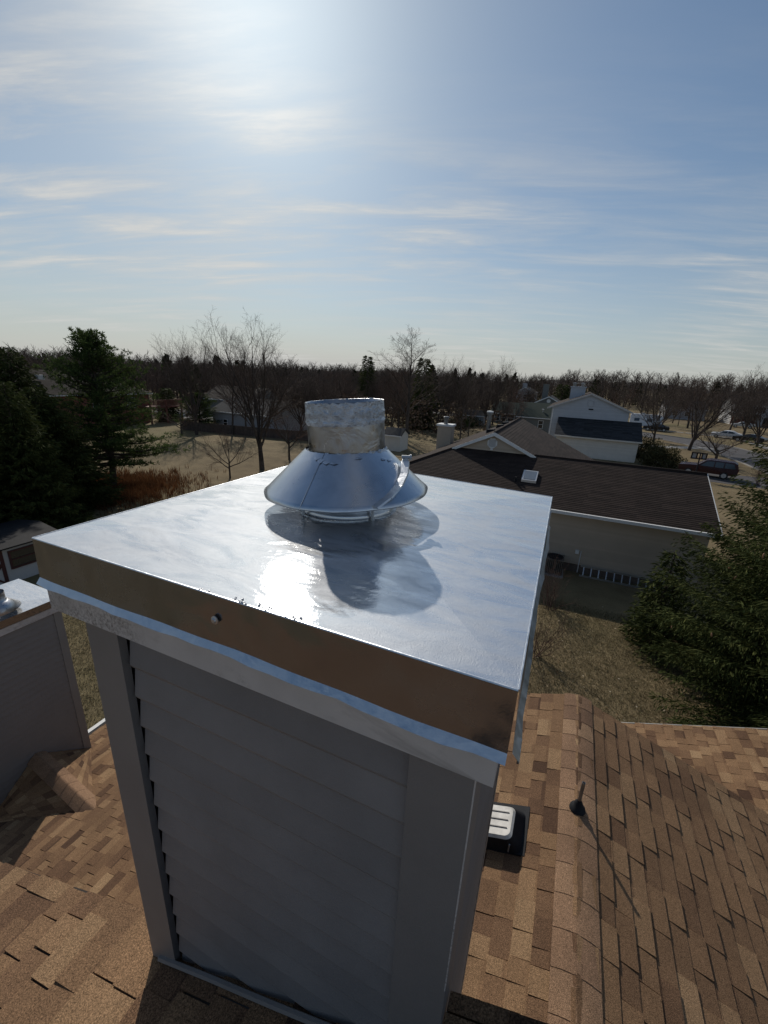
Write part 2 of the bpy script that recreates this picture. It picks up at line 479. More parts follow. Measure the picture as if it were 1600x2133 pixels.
def lawn_mat():
    m, n, b = mat_new('winter_lawn')
    v = coords(n)
    a = noise(n, v, 0.045, 6, 0.6); c1 = noise(n, v, 0.5, 6, 0.65); f = noise(n, v, 22.0, 5, 0.75); ff = noise(n, v, 70, 3, 0.7)
    base = ramp(n, a, [(0.35, (0.170, 0.128, 0.074)), (0.5, (0.215, 0.166, 0.094)), (0.68, (0.165, 0.143, 0.070))])
    c = mixc(n, 1.0, base, ramp(n, c1, [(0.25, 0.66), (0.5, 1.0), (0.75, 1.25)]), 'MULTIPLY')
    c = mixc(n, 1.0, c, ramp(n, f, [(0.28, 0.62), (0.5, 0.95), (0.75, 1.25)]), 'MULTIPLY')
    c = mixc(n, 1.0, c, ramp(n, ff, [(0.3, 0.65), (0.7, 1.35)]), 'MULTIPLY')
    n.links.new(c, b.inputs['Base Color']); b.inputs['Roughness'].default_value = 0.95; b.inputs['Specular IOR Level'].default_value = 0.1
    x = bump(n, b, f, 0.7, 0.05); n.links.new(x.outputs[0], b.inputs['Normal'])
    return m


M_LAWN = lawn_mat()

# ------------------------------------------------------------------ ground, street
g = MB()
xs = [-3000, -800, -300, -120, -60, -30, -10, 10, 30, 60, 120, 300, 800, 3000]
vs = [(x, y, 0.0) for y in xs for x in xs]; k = len(xs)
g.add(vs, [(j * k + i, j * k + i + 1, (j + 1) * k + i + 1, (j + 1) * k + i) for j in range(k - 1) for i in range(k - 1)])
g.build('lawn', M_LAWN, kind='structure')


def sheet(name, poly, z, m):
    b = MB(); b.add([(x, y, z) for x, y in poly], [tuple(range(len(poly)))]); return b.build(name, m, kind='structure')


def smooth_strip(cen, w):
    L_ = []; R2 = []
    for i, p in enumerate(cen):
        a = np.array(cen[max(0, i - 1)]); b = np.array(cen[min(len(cen) - 1, i + 1)])
        d = (b - a) / np.linalg.norm(b - a); nrm = np.array([-d[1], d[0]])
        L_.append(np.array(p) + nrm * w / 2); R2.append(np.array(p) - nrm * w / 2)
    return L_, R2


def road(name, cen, w, z, m):
    a, c = smooth_strip(cen, w); b = MB()
    for i in range(len(cen) - 1):
        b.add([(*a[i], z), (*c[i], z), (*c[i + 1], z), (*a[i + 1], z)], [(0, 1, 2, 3)])
    return b.build(name, m, kind='structure')


st = [(25.5, 20), (24.8, 50), (24.0, 66), (22.8, 76), (20.5, 84), (17.0, 90), (12.0, 94), (4, 97), (-12, 101), (-60, 112)]
road('street', st, 7.4, 0.012, M_ASPH)
a_, c_ = smooth_strip(st, 7.4)
kb = MB()
for side in (a_, c_):
    for i in range(len(side) - 1):
        p, q = np.array(side[i]), np.array(side[i + 1]); d = (q - p) / np.linalg.norm(q - p); nn_ = np.array([-d[1], d[0]]) * 0.08
        kb.hexa([(*(p - nn_), 0), (*(q - nn_), 0), (*(q + nn_), 0), (*(p + nn_), 0), (*(p - nn_), .12), (*(q - nn_), .12), (*(q + nn_), .12), (*(p + nn_), .12)])
kb.build('kerb', M_CONC, kind='structure')
wk = [(30.4, 24), (30.0, 60), (29.2, 84), (29.4, 93), (28.6, 100), (24, 104), (12, 107)]
a_, c_ = smooth_strip(wk, 1.25)
wb = thing('sidewalk', 'pale concrete pavement slabs curving along the far side of the street', 'pavement', (29.5, 84, 0))
wb['kind'] = 'structure'
for i in range(len(wk) - 1):
    n_ = max(2, int(np.linalg.norm(np.array(wk[i + 1]) - np.array(wk[i])) / 3))
    for j in range(n_):
        t0, t1 = j / n_ + 0.012, (j + 1) / n_ - 0.012
        p = [a_[i] * (1 - t0) + a_[i + 1] * t0, c_[i] * (1 - t0) + c_[i + 1] * t0, c_[i] * (1 - t1) + c_[i + 1] * t1, a_[i] * (1 - t1) + a_[i + 1] * t1]
        b = MB(); b.prism([(*q, 0.05) for q in p], (0, 0, -0.06)); b.build('slab', M_CONC, wb)
sheet('driveway', [(9.5, 51.0), (21.8, 49.3), (21.6, 56.8), (9.5, 55.6)], 0.016, M_ASPH)
sheet('path', [(8.0, 72), (20.6, 79.5), (19.5, 81.5), (8.0, 75)], 0.016, M_CONC)
sheet('far_driveway', [(-75, 58), (-55, 52), (-52, 62), (-75, 70)], 0.016, M_CONC)

# ------------------------------------------------------------------ own house: four shingled slopes
house = thing('house', 'brown shingled townhouse roof under the viewer with the big metal capped chimney', 'house', (0, 0, 0))
cands = []          # (score, builder tuple)
chim_poly = [(68, 1120), (560, 985), (640, 830), (800, 830), (890, 1020), (1150, 1035), (1080, 1560), (950, 2060), (900, 2140), (300, 2140), (320, 1990), (175, 1300)]
lchim_poly = [(-50, 1330), (105, 1250), (190, 1560), (60, 1570), (0, 1660), (-50, 1700)]
p1_poly = [(-100, 1762), (300, 1892), (340, 2140), (-100, 2140)]


def inside(x, y, poly):
    c = False; j = len(poly) - 1
    for i in range(len(poly)):
        xi, yi = poly[i]; xj, yj = poly[j]
        if (yi > y) != (yj > y) and x < (xj - xi) * (y - yi) / (yj - yi) + xi: c = not c
        j = i
    return c


def tile_geo(top, ddir, nrm, s0, s1, y0, y1, th):
    a = top + ddir * s0; b = top + ddir * s1
    P = lambda base, y, h: base + np.array([0, y, 0]) + nrm * h
    vs = [P(a, y0, 0.002), P(a, y1, 0.002), P(b, y1, 0.001), P(b, y0, 0.001), P(a, y0, 0.004), P(a, y1, 0.004), P(b, y1, th), P(b, y0, th)]
    return vs


FS = [(4, 5, 6, 7), (2, 3, 7, 6), (1, 2, 6, 5), (3, 0, 4, 7)]
FSr = [tuple(reversed(f)) for f in FS]


def slope(x_top, z_top, sgn, s, y0, y1, x_end, expo, hide=(), tv=1.0, wmin=0.10, wmax=0.27, tk=1.0):
    """courses run along y, water runs toward sgn*x"""
    c = 1 / math.hypot(1, s)
    ddir = np.array([sgn * c, 0, -s * c]); nrm = np.array([sgn * s * c, 0, c])
    top = np.array([x_top, 0, z_top])
    Ln = abs(x_end - x_top) / c
    n = int(Ln / expo)
    mb = MB(); mb.slab([(x_top, y0, z_top), (x_end, y0, z_top - s * abs(x_end - x_top)), (x_end, y1, z_top - s * abs(x_end - x_top)), (x_top, y1, z_top)], 0.05)
    mb.build('roof_deck', M_UNDER, house)
    f = FS if sgn > 0 else FSr
    for i in range(n):
        s0 = i * expo - 0.02; s1 = (i + 1) * expo
        y = y0 - random.random() * 0.2
        tab = random.random() < 0.5
        ct = random.gauss(0, 0.03)
        while y < y1:
            w = random.uniform(wmin, wmax)
            ya, yb = max(y, y0), min(y + w, y1) - 0.003
            y += w; tab = not tab
            if yb - ya < 0.03: continue
            th = ((0.015 if tab else 0.009) + random.uniform(-.001, .002)) * tk
            q = random.random()
            tint = 0.53 + random.gauss(0, 0.18 * tv) + ct + (0.05 if tab else -0.05)
            if q < 0.13: tint -= 0.17 * tv
            elif q > 0.93: tint += 0.15
            tint = min(1, max(0, tint))
            yt = yb - random.uniform(-.004, .004)
            vs = tile_geo(top, ddir, nrm, max(s0, 0), s1 + random.uniform(-.002, .002), ya, yt, th)
            band = None
            if random.random() < .45:          # printed shadow band along the head of the tab
                a_ = top + ddir * (s0 + .021); b2_ = top + ddir * (s0 + .021 + random.uniform(.012, .035))
                hh_ = lambda u_: .004 + (th - .004) * u_ + .0012
                k0, k1 = .021 / expo, .05 / expo
                band = [a_ + np.array([0, ya + .001, 0]) + nrm * hh_(k0), a_ + np.array([0, yt - .001, 0]) + nrm * hh_(k0), b2_ + np.array([0, yt - .001, 0]) + nrm * hh_(k1), b2_ + np.array([0, ya + .001, 0]) + nrm * hh_(k1)]
            m = np.mean(vs, axis=0)
            X, Y, Z = project(m)
            vis = Z > 0.2 and -20 < X < 1620 and 1000 < Y < 2150 and not any(inside(X, Y, h) for h in hide)
            sc = 0
            if vis:
                pr = [project(v) for v in (vs[4], vs[5], vs[6], vs[7])]
                sc = 0.5 * abs(sum(pr[k][0] * pr[(k + 1) % 4][1] - pr[(k + 1) % 4][0] * pr[k][1] for k in range(4)))
            cands.append((sc, vs, f, tint, band, max(0, tint - random.uniform(.08, .22))))


sx = lambda a: (a - 2.788) * U
sy = lambda b: (b + 1.277) * U
sz = lambda c: H + c * U
ZR, UR, S2 = -8.55, 4.21, 0.375
Y_RAKE = sy(10.24)
slope(sx(UR), sz(ZR), -1, S2, sy(0.9), Y_RAKE, sx(-14.34), 0.143, (chim_poly, p1_poly))
slope(sx(UR), sz(ZR), 1, S2, sy(0.2), sy(10.17), sx(11.3), 0.143, (chim_poly,), tv=.6, wmin=.16, wmax=.36, tk=1.35)
# cross wing beyond (rises to the right)
slope(sx(13.6), sz(-13 + .375 * (13.6 - 9.12)), -1, S2, sy(10.25), sy(16.4), sx(5.7), 0.143, (), wmin=.12, wmax=.2)
# upper roof the chimney stands through
S1 = 0.467
z1 = lambda a: -4.844 + S1 * (a - 0.42)
slope(sx(6.0), sz(z1(6.0) + .2), -1, S1, sy(-2.6), sy(0.36), sx(2.68), 0.155, (chim_poly,), wmin=.08, wmax=.24)
slope(sx(2.68), sz(z1(2.68)), -1, S1, sy(-2.6), sy(0.36), sx(-8.5), 0.155, (chim_poly,), wmin=.08, wmax=.24)
mb = MB(); mb.slab([(sx(6.0), sy(-9), sz(z1(6)) - .02), (sx(-8.5), sy(-9), sz(z1(-8.5)) - .02), (sx(-8.5), sy(-2.6), sz(z1(-8.5)) - .02), (sx(6), sy(-2.6), sz(z1(6)) - .02)], .05)
mb.build('roof_deck', M_SH, house)

cands.sort(key=lambda c: -c[0])
def put_tile(b, c):
    b.add(c[1], c[2], c[3])
    if c[4] is not None: b.add(c[4], [(0, 1, 2, 3)] if c[2] is FS else [(3, 2, 1, 0)], c[5])


for c in cands[:300]:
    b = MB(); put_tile(b, c); b.build('shingle', M_SH, house)
b = MB()
for c in cands[300:]: put_tile(b, c)
b.build('shingle_field', M_SH, house, kind='stuff')


def ridge_piece(p0, p1, nl, nr, half, th, tint, name='ridge_shingle', rr=0.06):
    """bent cap shingle along p0->p1 with side directions nl, nr (unit, down the slopes)"""
    p0 = np.array(p0, float); p1 = np.array(p1, float)
    prof = []
    for t in (-1, -0.62, -0.33, -0.14, 0, 0.14, 0.33, 0.62, 1):
        d = np.array(nr if t > 0 else nl, float); a = abs(t) * half
        drop = rr * 0.30 * math.exp(-(a / rr) ** 2)
        prof.append(d * a - np.array([0, 0, drop]))
    vs = []
    for base, h in ((p0, 0.0195), (p1, 0.0235)):
        for q in prof: vs.append(base + q + np.array([0, 0, h]))
    m = len(prof)
    fs = [(i, i + 1, m + i + 1, m + i) for i in range(m - 1)]
    b = MB(); b.add(vs, fs, tint)
    low = [v - np.array([0, 0, 0.008]) for v in vs]
    b.add(vs + low, [(m + i, m + i + 1, 3 * m + i + 1, 3 * m + i) for i in range(m - 1)] + [(0, m, 3 * m, 2 * m), (2 * m - 1, m - 1, 3 * m - 1, 4 * m - 1)], tint)
    return b.build(name, M_RIDGE, house, smooth=True)


c2 = 1 / math.hypot(1, S2)
yy = sy(0.9); i = 0
while yy < Y_RAKE - 0.02:
    ye = min(yy + 0.235, Y_RAKE)
    ridge_piece((sx(UR), ye, sz(ZR)), (sx(UR), yy - 0.02, sz(ZR)), (-c2, 0, -S2 * c2), (c2, 0, -S2 * c2), 0.165, .02, min(1, max(0, random.gauss(.55, .20))))
    yy += 0.235; i += 1
# rake and eave trim, walls below
b = MB()
b.box(sx(-14.55), sx(-14.36), sy(-1), Y_RAKE + .02, sz(-15.62), sz(-15.47))
b.build('gutter', M_WHITE, house)
b = MB()
b.prism([(sx(-14.0), sy(10.1), 0), (sx(11.2), sy(10.1), 0), (sx(11.2), sy(10.1), sz(ZR - .375 * (11.2 - UR)) - .07), (sx(UR), sy(10.1), sz(ZR) - .07), (sx(-14.0), sy(10.1), sz(-15.45) - .07)], (0, -sy(10.1) - 3.5, 0))
b.build('wall', M_LSID, house)
b = MB()
b.prism([(sx(-8.3), sy(0.22), sz(-13)), (sx(6), sy(0.22), sz(-9)), (sx(6), sy(0.22), sz(z1(6)) - .06), (sx(-8.3), sy(0.22), sz(z1(-8.3)) - .06)], (0, -3.4, 0))
b.prism([(sx(5.8), sy(16.2), 0), (sx(13.6), sy(16.2), 0), (sx(13.6), sy(16.2), sz(-11.4)), (sx(5.8), sy(16.2), sz(-14.35))], (0, -2.2, 0))
b.build('gable_wall', M_LSID, house)
b = MB()
b.prism([(sx(13.6), sy(16.46), sz(-11.33)), (sx(5.7), sy(16.46), sz(-14.3)), (sx(5.7), sy(16.46), sz(-14.6)), (sx(13.6), sy(16.46), sz(-11.63))], (0, -.025, 0))
b.build('rake_board', M_LTRIM, house)

# cricket behind the far chimney
LU = -13.0
zp = -13.6
pk = un(LU, 4.55, zp); lo = un(-9.2, 4.15, zp + .03)
nA = un(LU, 6.29, -15.0); nB = un(LU, 2.85, -15.0)
cols = 7
for sgn, far in ((1, nA), (-1, nB)):
    for r_i in range(7):
        f0, f1 = r_i / 7, (r_i + 1) / 7 + 0.02
        for c_i in range(9):
            g0, g1 = c_i / 9 + .004, (c_i + 1) / 9
            if f1 > 1: f1 = 1
            A = lambda f_, g_: (pk * (1 - f_) + far * f_) * (1 - g_) + (lo * (1 - f_) + far * f_ * 1.0 + (lo - lo) * 0) * g_
            up = np.array([0, 0, 1.0])
            h0, h1 = 0.004, 0.014
            P = [A(f0, g0) + up * h0, A(f0, g1) + up * h0, A(f1, g1) + up * h1, A(f1, g0) + up * h1]
            b = MB(); fs = [(0, 1, 2, 3)] if sgn < 0 else [(3, 2, 1, 0)]
            lowr = [q - up * 0.03 for q in P]
            b.add(P + lowr, fs + [(2, 6, 7, 3), (1, 5, 6, 2), (0, 3, 7, 4)], min(1, max(0, random.gauss(.5, .18))))
            if f0 < .99: b.build('cricket_shingle', M_SH, house)
dl = (nB - pk); dl[0] = 0; dl /= np.linalg.norm(dl); dr = (nA - pk); dr[0] = 0; dr /= np.linalg.norm(dr)
for j in range(7):
    t0, t1 = j / 7, (j + 1) / 7 + .03
    ridge_piece(pk * (1 - t0) + lo * t0 + [0, 0, .02], pk * (1 - t1) + lo * t1 + [0, 0, .02], dl, dr, 0.17, .02, min(1, max(0, random.gauss(.5, .15))), rr=.05)

# ------------------------------------------------------------------ the chimney with its new metal cap
chim = thing('chimney', 'grey sided chimney in front with a broad shiny galvanised cap and cone hood', 'chimney', un(1.4, 1.4, -4.2))
q0, q1, q2, q3 = un(0, 0, -1), un(2.766, 0, -1), un(2.718, 2.763, -1), un(-.003, 3.065, -1)
apex = un(1.45, 1.45, -0.942)
# sheet: four cross-broken triangles with slight oil-canning
b = MB()
nn = 22


def canning(p):
    x, y = p[0], p[1]
    return 0.0016 * math.sin(7.1 * x + 3.0 * y) * math.sin(5.3 * y - 2.2 * x + 1.0) + 0.0010 * math.sin(15 * x - 11 * y + 2) * math.sin(9 * x + 13 * y)


for A, B in ((q0, q1), (q1, q2), (q2, q3), (q3, q0)):
    idx = {}; vs = []; fs = []
    for i in range(nn + 1):
        for j in range(nn + 1 - i):
            w1, w2 = i / nn, j / nn; w0 = 1 - w1 - w2
            p = apex * w0 + A * w1 + B * w2
            e = w0 * min(1, 4 * min(w1 + .02, w2 + .02)) * 2.0
            p = p + np.array([0, 0, canning(p) * min(1, e * 3)])
            idx[i, j] = len(vs); vs.append(p)
    for i in range(nn):
        for j in range(nn - i):
            fs.append((idx[i, j], idx[i + 1, j], idx[i, j + 1]))
            if i + j < nn - 1: fs.append((idx[i + 1, j], idx[i + 1, j + 1], idx[i, j + 1]))
    b.add(vs, fs)
cap = b.build('chase_cap', M_CAP, chim, smooth=True)
# skirt with hemmed, kicked-out drip lip
corners = [q0, q1, q2, q3]
cen = (q0 + q1 + q2 + q3) / 4
b = MB(); bl = MB(); br = MB()
drops = [0.252, 0.272, 0.262, 0.255]
for k in range(4):
    A, B = corners[k], corners[(k + 1) % 4]
    dA, dB = drops[k] * U, drops[(k + 1) % 4] * U
    out = np.cross(B - A, [0, 0, 1]); out /= np.linalg.norm(out)
    segs = 24
    side = []
    for i in range(segs + 1):
        t = i / segs
        P = A * (1 - t) + B * t; dz = dA * (1 - t) + dB * t
        wob = 0.0022 * math.sin(9 * t + k) + 0.0012 * math.sin(31 * t + 2 * k)
        lw = 0.0012 * math.sin(23 * t + 1.3 * k) + 0.001 * math.sin(57 * t)
        top = P + out * 0.0015 + [0, 0, -.001]
        low = P - [0, 0, dz] + out * (0.004 + wob)
        lip = low + out * (0.011 + lw) - np.array([0, 0, 0.014 + lw])
        under = lip - out * 0.004 - np.array([0, 0, 0.002])
        side.append((top, low, lip, under))
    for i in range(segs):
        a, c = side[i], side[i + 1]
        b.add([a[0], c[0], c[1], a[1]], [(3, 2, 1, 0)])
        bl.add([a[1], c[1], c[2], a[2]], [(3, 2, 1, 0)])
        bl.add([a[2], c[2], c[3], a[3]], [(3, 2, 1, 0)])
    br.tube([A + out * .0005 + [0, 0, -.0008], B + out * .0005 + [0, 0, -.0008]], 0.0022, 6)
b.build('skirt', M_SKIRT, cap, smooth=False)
bl.build('drip_lip', M_LIP, cap, smooth=False)
br.build('folded_edge', M_LIP, cap)
# far corner flap on right edge
b = MB()
for (px_, py_) in ((448, 1291),):
    v = ray(px_, py_); t = (q0[1] - 0.005 - 0) / v[1]; P = EYE + v * t
    M = Matrix.Translation(Vector(P)) @ Matrix.Rotation(PI / 2, 4, 'X')
    b.lathe([(0.0005, .006), (0.004, .006), (0.006, .003), (0.009, .002), (0.009, 0)], M, 10)
b.build('screw', M_ALU, cap)
# torn sealant crumbs along the front edge and on the sheet
b = MB()
for i in range(20):
    t = random.uniform(.47, .68); P = q0 * (1 - t) + q1 * t + np.array([0, random.uniform(-.001, .012), 0.0015])
    if random.random() < .25: t2 = random.choice((.5, .56, .6, .66)); P = q0 * (1 - t2) + q1 * t2 + np.array([random.uniform(-.012, .012), random.uniform(-.003, .012), .002])
    r = random.uniform(.001, .0032)
    M = Matrix.Translation(Vector(P)) @ Matrix.Rotation(random.random() * 3, 4, 'Z') @ Matrix.Diagonal((random.uniform(1, 3), 1, .8, 1))
    b.lathe([(0.0001, r), (r * .8, r * .5), (r, 0), (r * .7, -r * .6)], M, 6)
b.build('sealant_crumbs', M_CAULK, cap, kind='stuff')

# storm collar and flue
hc = un(1.31, 1.43, 0)
rgt = np.array([R_[0], R_[1], 0]); rgt /= np.linalg.norm(rgt)


def axis_m(zbase, tilt):
    ax = Vector((0, 0, 1)) - Vector(rgt) * math.tan(math.radians(tilt)); ax.normalize()
    q = ax.to_track_quat('Z', 'Y')
    return Matrix.Translation(Vector((hc[0], hc[1], H + zbase * U))) @ q.to_matrix().to_4x4()


MH = axis_m(-0.825, 2.4)
rim, zt = 0.605 * U, 0.30 * U
cone = lambda t: (rim * (1 - t) + 0.290 * U * t, zt * t)          # 0 rim, 1 top
b = MB()
prof = [(rim - .004, .0015), (rim, 0.0), (rim + .001, .003)] + [(cone(t)[0] - .004 * math.sin(PI * t), cone(t)[1] + .004 * math.sin(PI * t) + .003) for t in (.08, .2, .35, .5, .65, .8, .92, 1.0)]
b.lathe(prof, MH, 96, jit=lambda i, k, r, z: (r + (0.0012 * math.sin(k * .8) if i < 3 else 0), z + .0008 * math.sin(k * .37)))
b.lathe([(rim - .003, .001), (cone(.5)[0] - .003, cone(.5)[1] - .004), (0.29 * U, zt - .004)], MH, 96)
hood = b.build('storm_collar', M_HOOD, chim, smooth=True)
hood['label'] = 'cone shaped metal storm collar'
# overlap seam on the left front and a bolted draw strap on the right front
fr = np.array([-F_[0], -F_[1], 0]); fr /= np.linalg.norm(fr)


MHi = MH.inverted()
rot3 = MHi.to_3x3()
r_loc = np.array(rot3 @ Vector(rgt)); f_loc = np.array(rot3 @ Vector(fr))


def on_cone(ang, t, lift=0.0):             # angle from the front toward the right
    d = f_loc * math.cos(ang) + r_loc * math.sin(ang); d[2] = 0; d /= np.linalg.norm(d)
    r, z = cone(t); nr, nz = zt / math.hypot(zt, rim - .29 * U), (rim - .29 * U) / math.hypot(zt, rim - .29 * U)
    return np.array(MH @ Vector((d[0] * (r + nr * lift - .004 * math.sin(PI * t)), d[1] * (r + nr * lift - .004 * math.sin(PI * t)), z + nz * lift + .004 * math.sin(PI * t) + .003)))


b = MB()
a0 = math.radians(-24)
ts = [i / 12 for i in range(13)]
vs = [on_cone(a0 - .012, t, .0005) for t in ts] + [on_cone(a0, t, .0022) for t in ts] + [on_cone(a0 + .5, t, .0012) for t in ts]
b.add(vs, [(i, i + 1, 14 + i, 13 + i) for i in range(12)])
b.build('overlap_seam', M_HOOD, hood)
b = MB()
path = [(math.radians(22), .01), (math.radians(33), .13), (math.radians(46), .27), (math.radians(60), .42), (math.radians(77), .58)]
for wd, l0, l1 in ((.0125, .001, .006),):
    P = [on_cone(a, t, l1 + .012 * (k / 4) ** 2) for k, (a, t) in enumerate(path)]
    for k in range(len(P) - 1):
        d = P[k + 1] - P[k]; d /= np.linalg.norm(d); up = np.array([0, 0, 1.0]); sd = np.cross(d, up); sd /= np.linalg.norm(sd); nrm = np.cross(sd, d)
        a1, a2 = P[k], P[k + 1]
        b.hexa([a1 - sd * wd, a2 - sd * wd, a2 + sd * wd, a1 + sd * wd, a1 - sd * wd * .8 + nrm * .005, a2 - sd * wd * .8 + nrm * .005, a2 + sd * wd * .8 + nrm * .005, a1 + sd * wd * .8 + nrm * .005])
b.tube([P[-1] + [0, 0, .001], P[-1] + np.array([.0, 0, .001]) + (P[-1] - P[-2]) * .25], .010, 8)
strap = b.build('draw_strap', M_LIP, hood)
b = MB()
e = P[-1] + (P[-1] - P[-2]) * .12 + np.array([0, 0, .010])
b.tube([e - rgt * .012, e + rgt * .012], .006, 6); b.tube([e + rgt * .012, e + rgt * .018], .009, 6)
b.build('bolt', M_ALU, hood)
# flange ring at the base
b = MB()
MR = Matrix.Translation(Vector((hc[0], hc[1], H - 0.968 * U)))
b.lathe([(.372 * U, .005), (.380 * U, .012), (.368 * U, .018), (.352 * U, .045), (.345 * U, .09), (.33 * U, .12)], MR, 64)
b.build('base_flange', M_HOOD, chim, smooth=True)
b = MB()
for an in (-.75, .55, 2.6):
    d = fr * math.cos(an) + rgt * math.sin(an); p = hc + d * .40 * U; p[2] = H - .955 * U
    b.tube([p, p + np.array([0, 0, .05])], .005, 6)
b.build('support_rod', M_ALU, chim)
# flue pipe, open at the top, with beads and smeared sealant
MP = axis_m(-0.550, 4.4)
rp = 0.277 * U; hp = 0.362 * U
b = MB()
jag = rng.normal(0, 1, 96)
prof = [(rp * 1.0, -.01), (rp, hp * .05), (rp, hp * .30), (rp, hp * .60)]
b.lathe(prof, MP, 96)
pipe = b.build('flue_pipe', M_PIPE, chim, smooth=True)
b = MB()
pr2 = [(rp + .0004, hp * .58), (rp + .0025, hp * .615), (rp + .0032, hp * .64), (rp + .0015, hp * .67), (rp + .001, hp * .73), (rp + .0022, hp * .775), (rp + .0028, hp * .80), (rp + .001, hp * .835), (rp + .0005, hp * .95), (rp + .0005, hp * 1.0)]


def rough_j(i, k, r, z):
    w = 0.0006 * math.sin(k * 1.9 + i * 2.3) * math.sin(k * .73 + i) + .0003 * jag[(k * 7 + i * 13) % 96]
    dz = .0016 * jag[(k * 5) % 96] if i >= len(pr2) - 1 else .0012 * jag[(k * 3 + i) % 96] * (i in (0, 1))
    return r + w, z + dz


b.lathe(pr2, MP, 96, jit=rough_j)
b.build('sealed_rim_band', M_CAULK, pipe, smooth=True)
b = MB()
b.lathe([(rp + .0003, hp * 1.0), (rp - .003, hp * .995), (rp - .006, hp * .6), (rp - .006, -.01)], MP, 96)
b.build('inner_liner', M_PIPE, pipe, smooth=True)
b = MB()
b.lathe([(rp + .001, hp * .09), (rp + .005, hp * .05), (rp + .009, hp * .0), (.302 * U, -.006), (.318 * U, -.012)], MP, 96, jit=lambda i, k, r, z: (r + .0015 * jag[(k * 3 + i * 5) % 96], z + .002 * jag[(k + i * 11) % 96]))
b.build('sealant_bead', M_CAULK, pipe, smooth=True)
# peeled foil scraps on the collar shoulder
b = MB()
for an, t, w in ((-.62, .93, .02), (-.50, .90, .026), (-.36, .86, .018), (-.2, .84, .012), (.30, .93, .010), (.9, .86, .014), (1.05, .80, .012)):
    p = on_cone(an, t, .0016); p2 = on_cone(an + .16, t - .03, .002); p3 = on_cone(an + .08, t - .10 * w / .02, .0032); p4 = on_cone(an - .03, t - .05, .0014)
    b.add([p, p2, p3, p4], [(0, 1, 2), (0, 2, 3)])
b.build('peeled_foil', M_LIP, hood, kind='stuff')

# chase: frieze, corner boards, lap siding
fx0, fx1 = sx(-.07), sx(2.735)
fy0, fy1 = sy(.045), sy(2.72)
zt_, zb_ = sz(-1.12), sz(-1.515)
for nm, bx in (('frieze_board', (fx0, fx1, fy0, fy0 + .02, zb_, zt_)), ('frieze_board', (fx1 - .02, fx1, fy0 + .0203, fy1, zb_ + .003, zt_)), ('frieze_board', (fx0, fx0 + .02, fy0 + .0203, fy1, zb_ + .003, zt_)), ('frieze_board', (fx0 + .0203, fx1 - .0203, fy1 - .02, fy1, zb_, zt_))):
    b = MB(); b.box(*bx); b.build(nm, M_FRZ, chim)
cx0, cx1, cy0, cy1 = sx(.19), sx(2.665), sy(.085), sy(2.68)
zB = sz(-10.4)


def corner(xa, xb, ya, yb, bot):
    b = MB(); b.box(xa, xb, ya, yb, bot, zb_ + .05); b.build('corner_board', M_TRIM, chim)


zl = sz(z1(.2)) + .004
corner(cx0, sx(.485), cy0, cy0 + .022, sz(-5.05))
corner(cx0, cx0 + .022, cy0 + .0222, cy0 + .13, zB)
corner(sx(2.375), cx1, cy0, cy0 + .022, sz(-4.3))
corner(cx1 - .022, cx1, cy0 + .0222, cy0 + .13, sz(-9.0))
corner(cx1 - .022, cx1, cy1 - .12, cy1, sz(-9.2))
# caulk line between the front board and the side board
b = MB(); b.tube([(cx1 - .001, cy0 + .0005, sz(-3.0)), (cx1 - .001, cy0 + .0005, zb_)], .0016, 6); b.build('caulk_line', M_FRZ, chim)
# front lap siding, one plank per course
exp = 0.2365 * U
ytop = cy0 + .030
z = sz(-1.577) + exp
k = 0
while z > sz(-5.3):
    zlo = z - exp
    b = MB()
    th = .018
    ya_, yb_ = ytop - .003, ytop - th
    x0_, x1_ = sx(.495) + .008 + random.uniform(0, .002), sx(2.375) - .001
    dzl = random.uniform(-.0008, .0008)
    b.prism([(x0_, ytop + .004, zlo), (x0_, yb_ + .0055, zlo), (x0_, yb_ + .0008, zlo + .009), (x0_, yb_, zlo + .013), (x0_, ya_, z + .012), (x0_, ytop + .004, z + .012)], (x1_ - x0_, 0, dzl), random.random())
    if z < zb_ + exp + .05: b.build('siding_plank', M_SID, chim)
    z = zlo; k += 1
b = MB()
b.box(cx0 + .03, cx1 - .03, ytop + .008, cy1 - .03, zB, sz(-1.2))
b.build('chase_core', M_UNDER, chim)
b = MB()
z = sz(-1.3)
while z > sz(-10.2):
    zlo = z - exp
    for side in (0, 1):
        xo = cx1 - .012 if side == 0 else cx0 + .012
        s_ = 1 if side == 0 else -1
        y0_, y1_ = cy0 + .135, cy1 - .1
        xa, xb = xo, xo + s_ * .011
        b.hexa([(xo - s_ * .02, y0_, zlo), (xb, y0_, zlo), (xb, y1_, zlo), (xo - s_ * .02, y1_, zlo), (xo - s_ * .02, y0_, z), (xa, y0_, z), (xa, y1_, z), (xo - s_ * .02, y1_, z)])
    z = zlo
b.build('side_siding', M_SID, chim, kind='stuff')
# base trim channel and step flashing along the sloping roof line
P0, P1_ = np.array([sx(.30), cy0 - .004, sz(z1(.30)) + .022]), np.array([sx(2.70), cy0 - .004, sz(z1(2.70)) + .022])
b = MB(); b.tube([P0, P0 * .75 + P1_ * .25 + [0, 0, .004], P0 * .5 + P1_ * .5, P0 * .2 + P1_ * .8 + [0, 0, .003], P1_], .010, 6); b.build('base_channel', M_TRIM, chim)
b = MB(); b.prism([(cx0 - .01, cy0 - .03, sz(z1(.1)) - .03), (cx1 + .01, cy0 - .03, sz(z1(2.66)) - .03), (cx1 + .01, cy0 - .03, sz(z1(2.66)) + .012), (cx0 - .01, cy0 - .03, sz(z1(.1)) + .012)], (0, .025, 0)); b.build('step_flashing', M_FLASH_SHADE, chim)

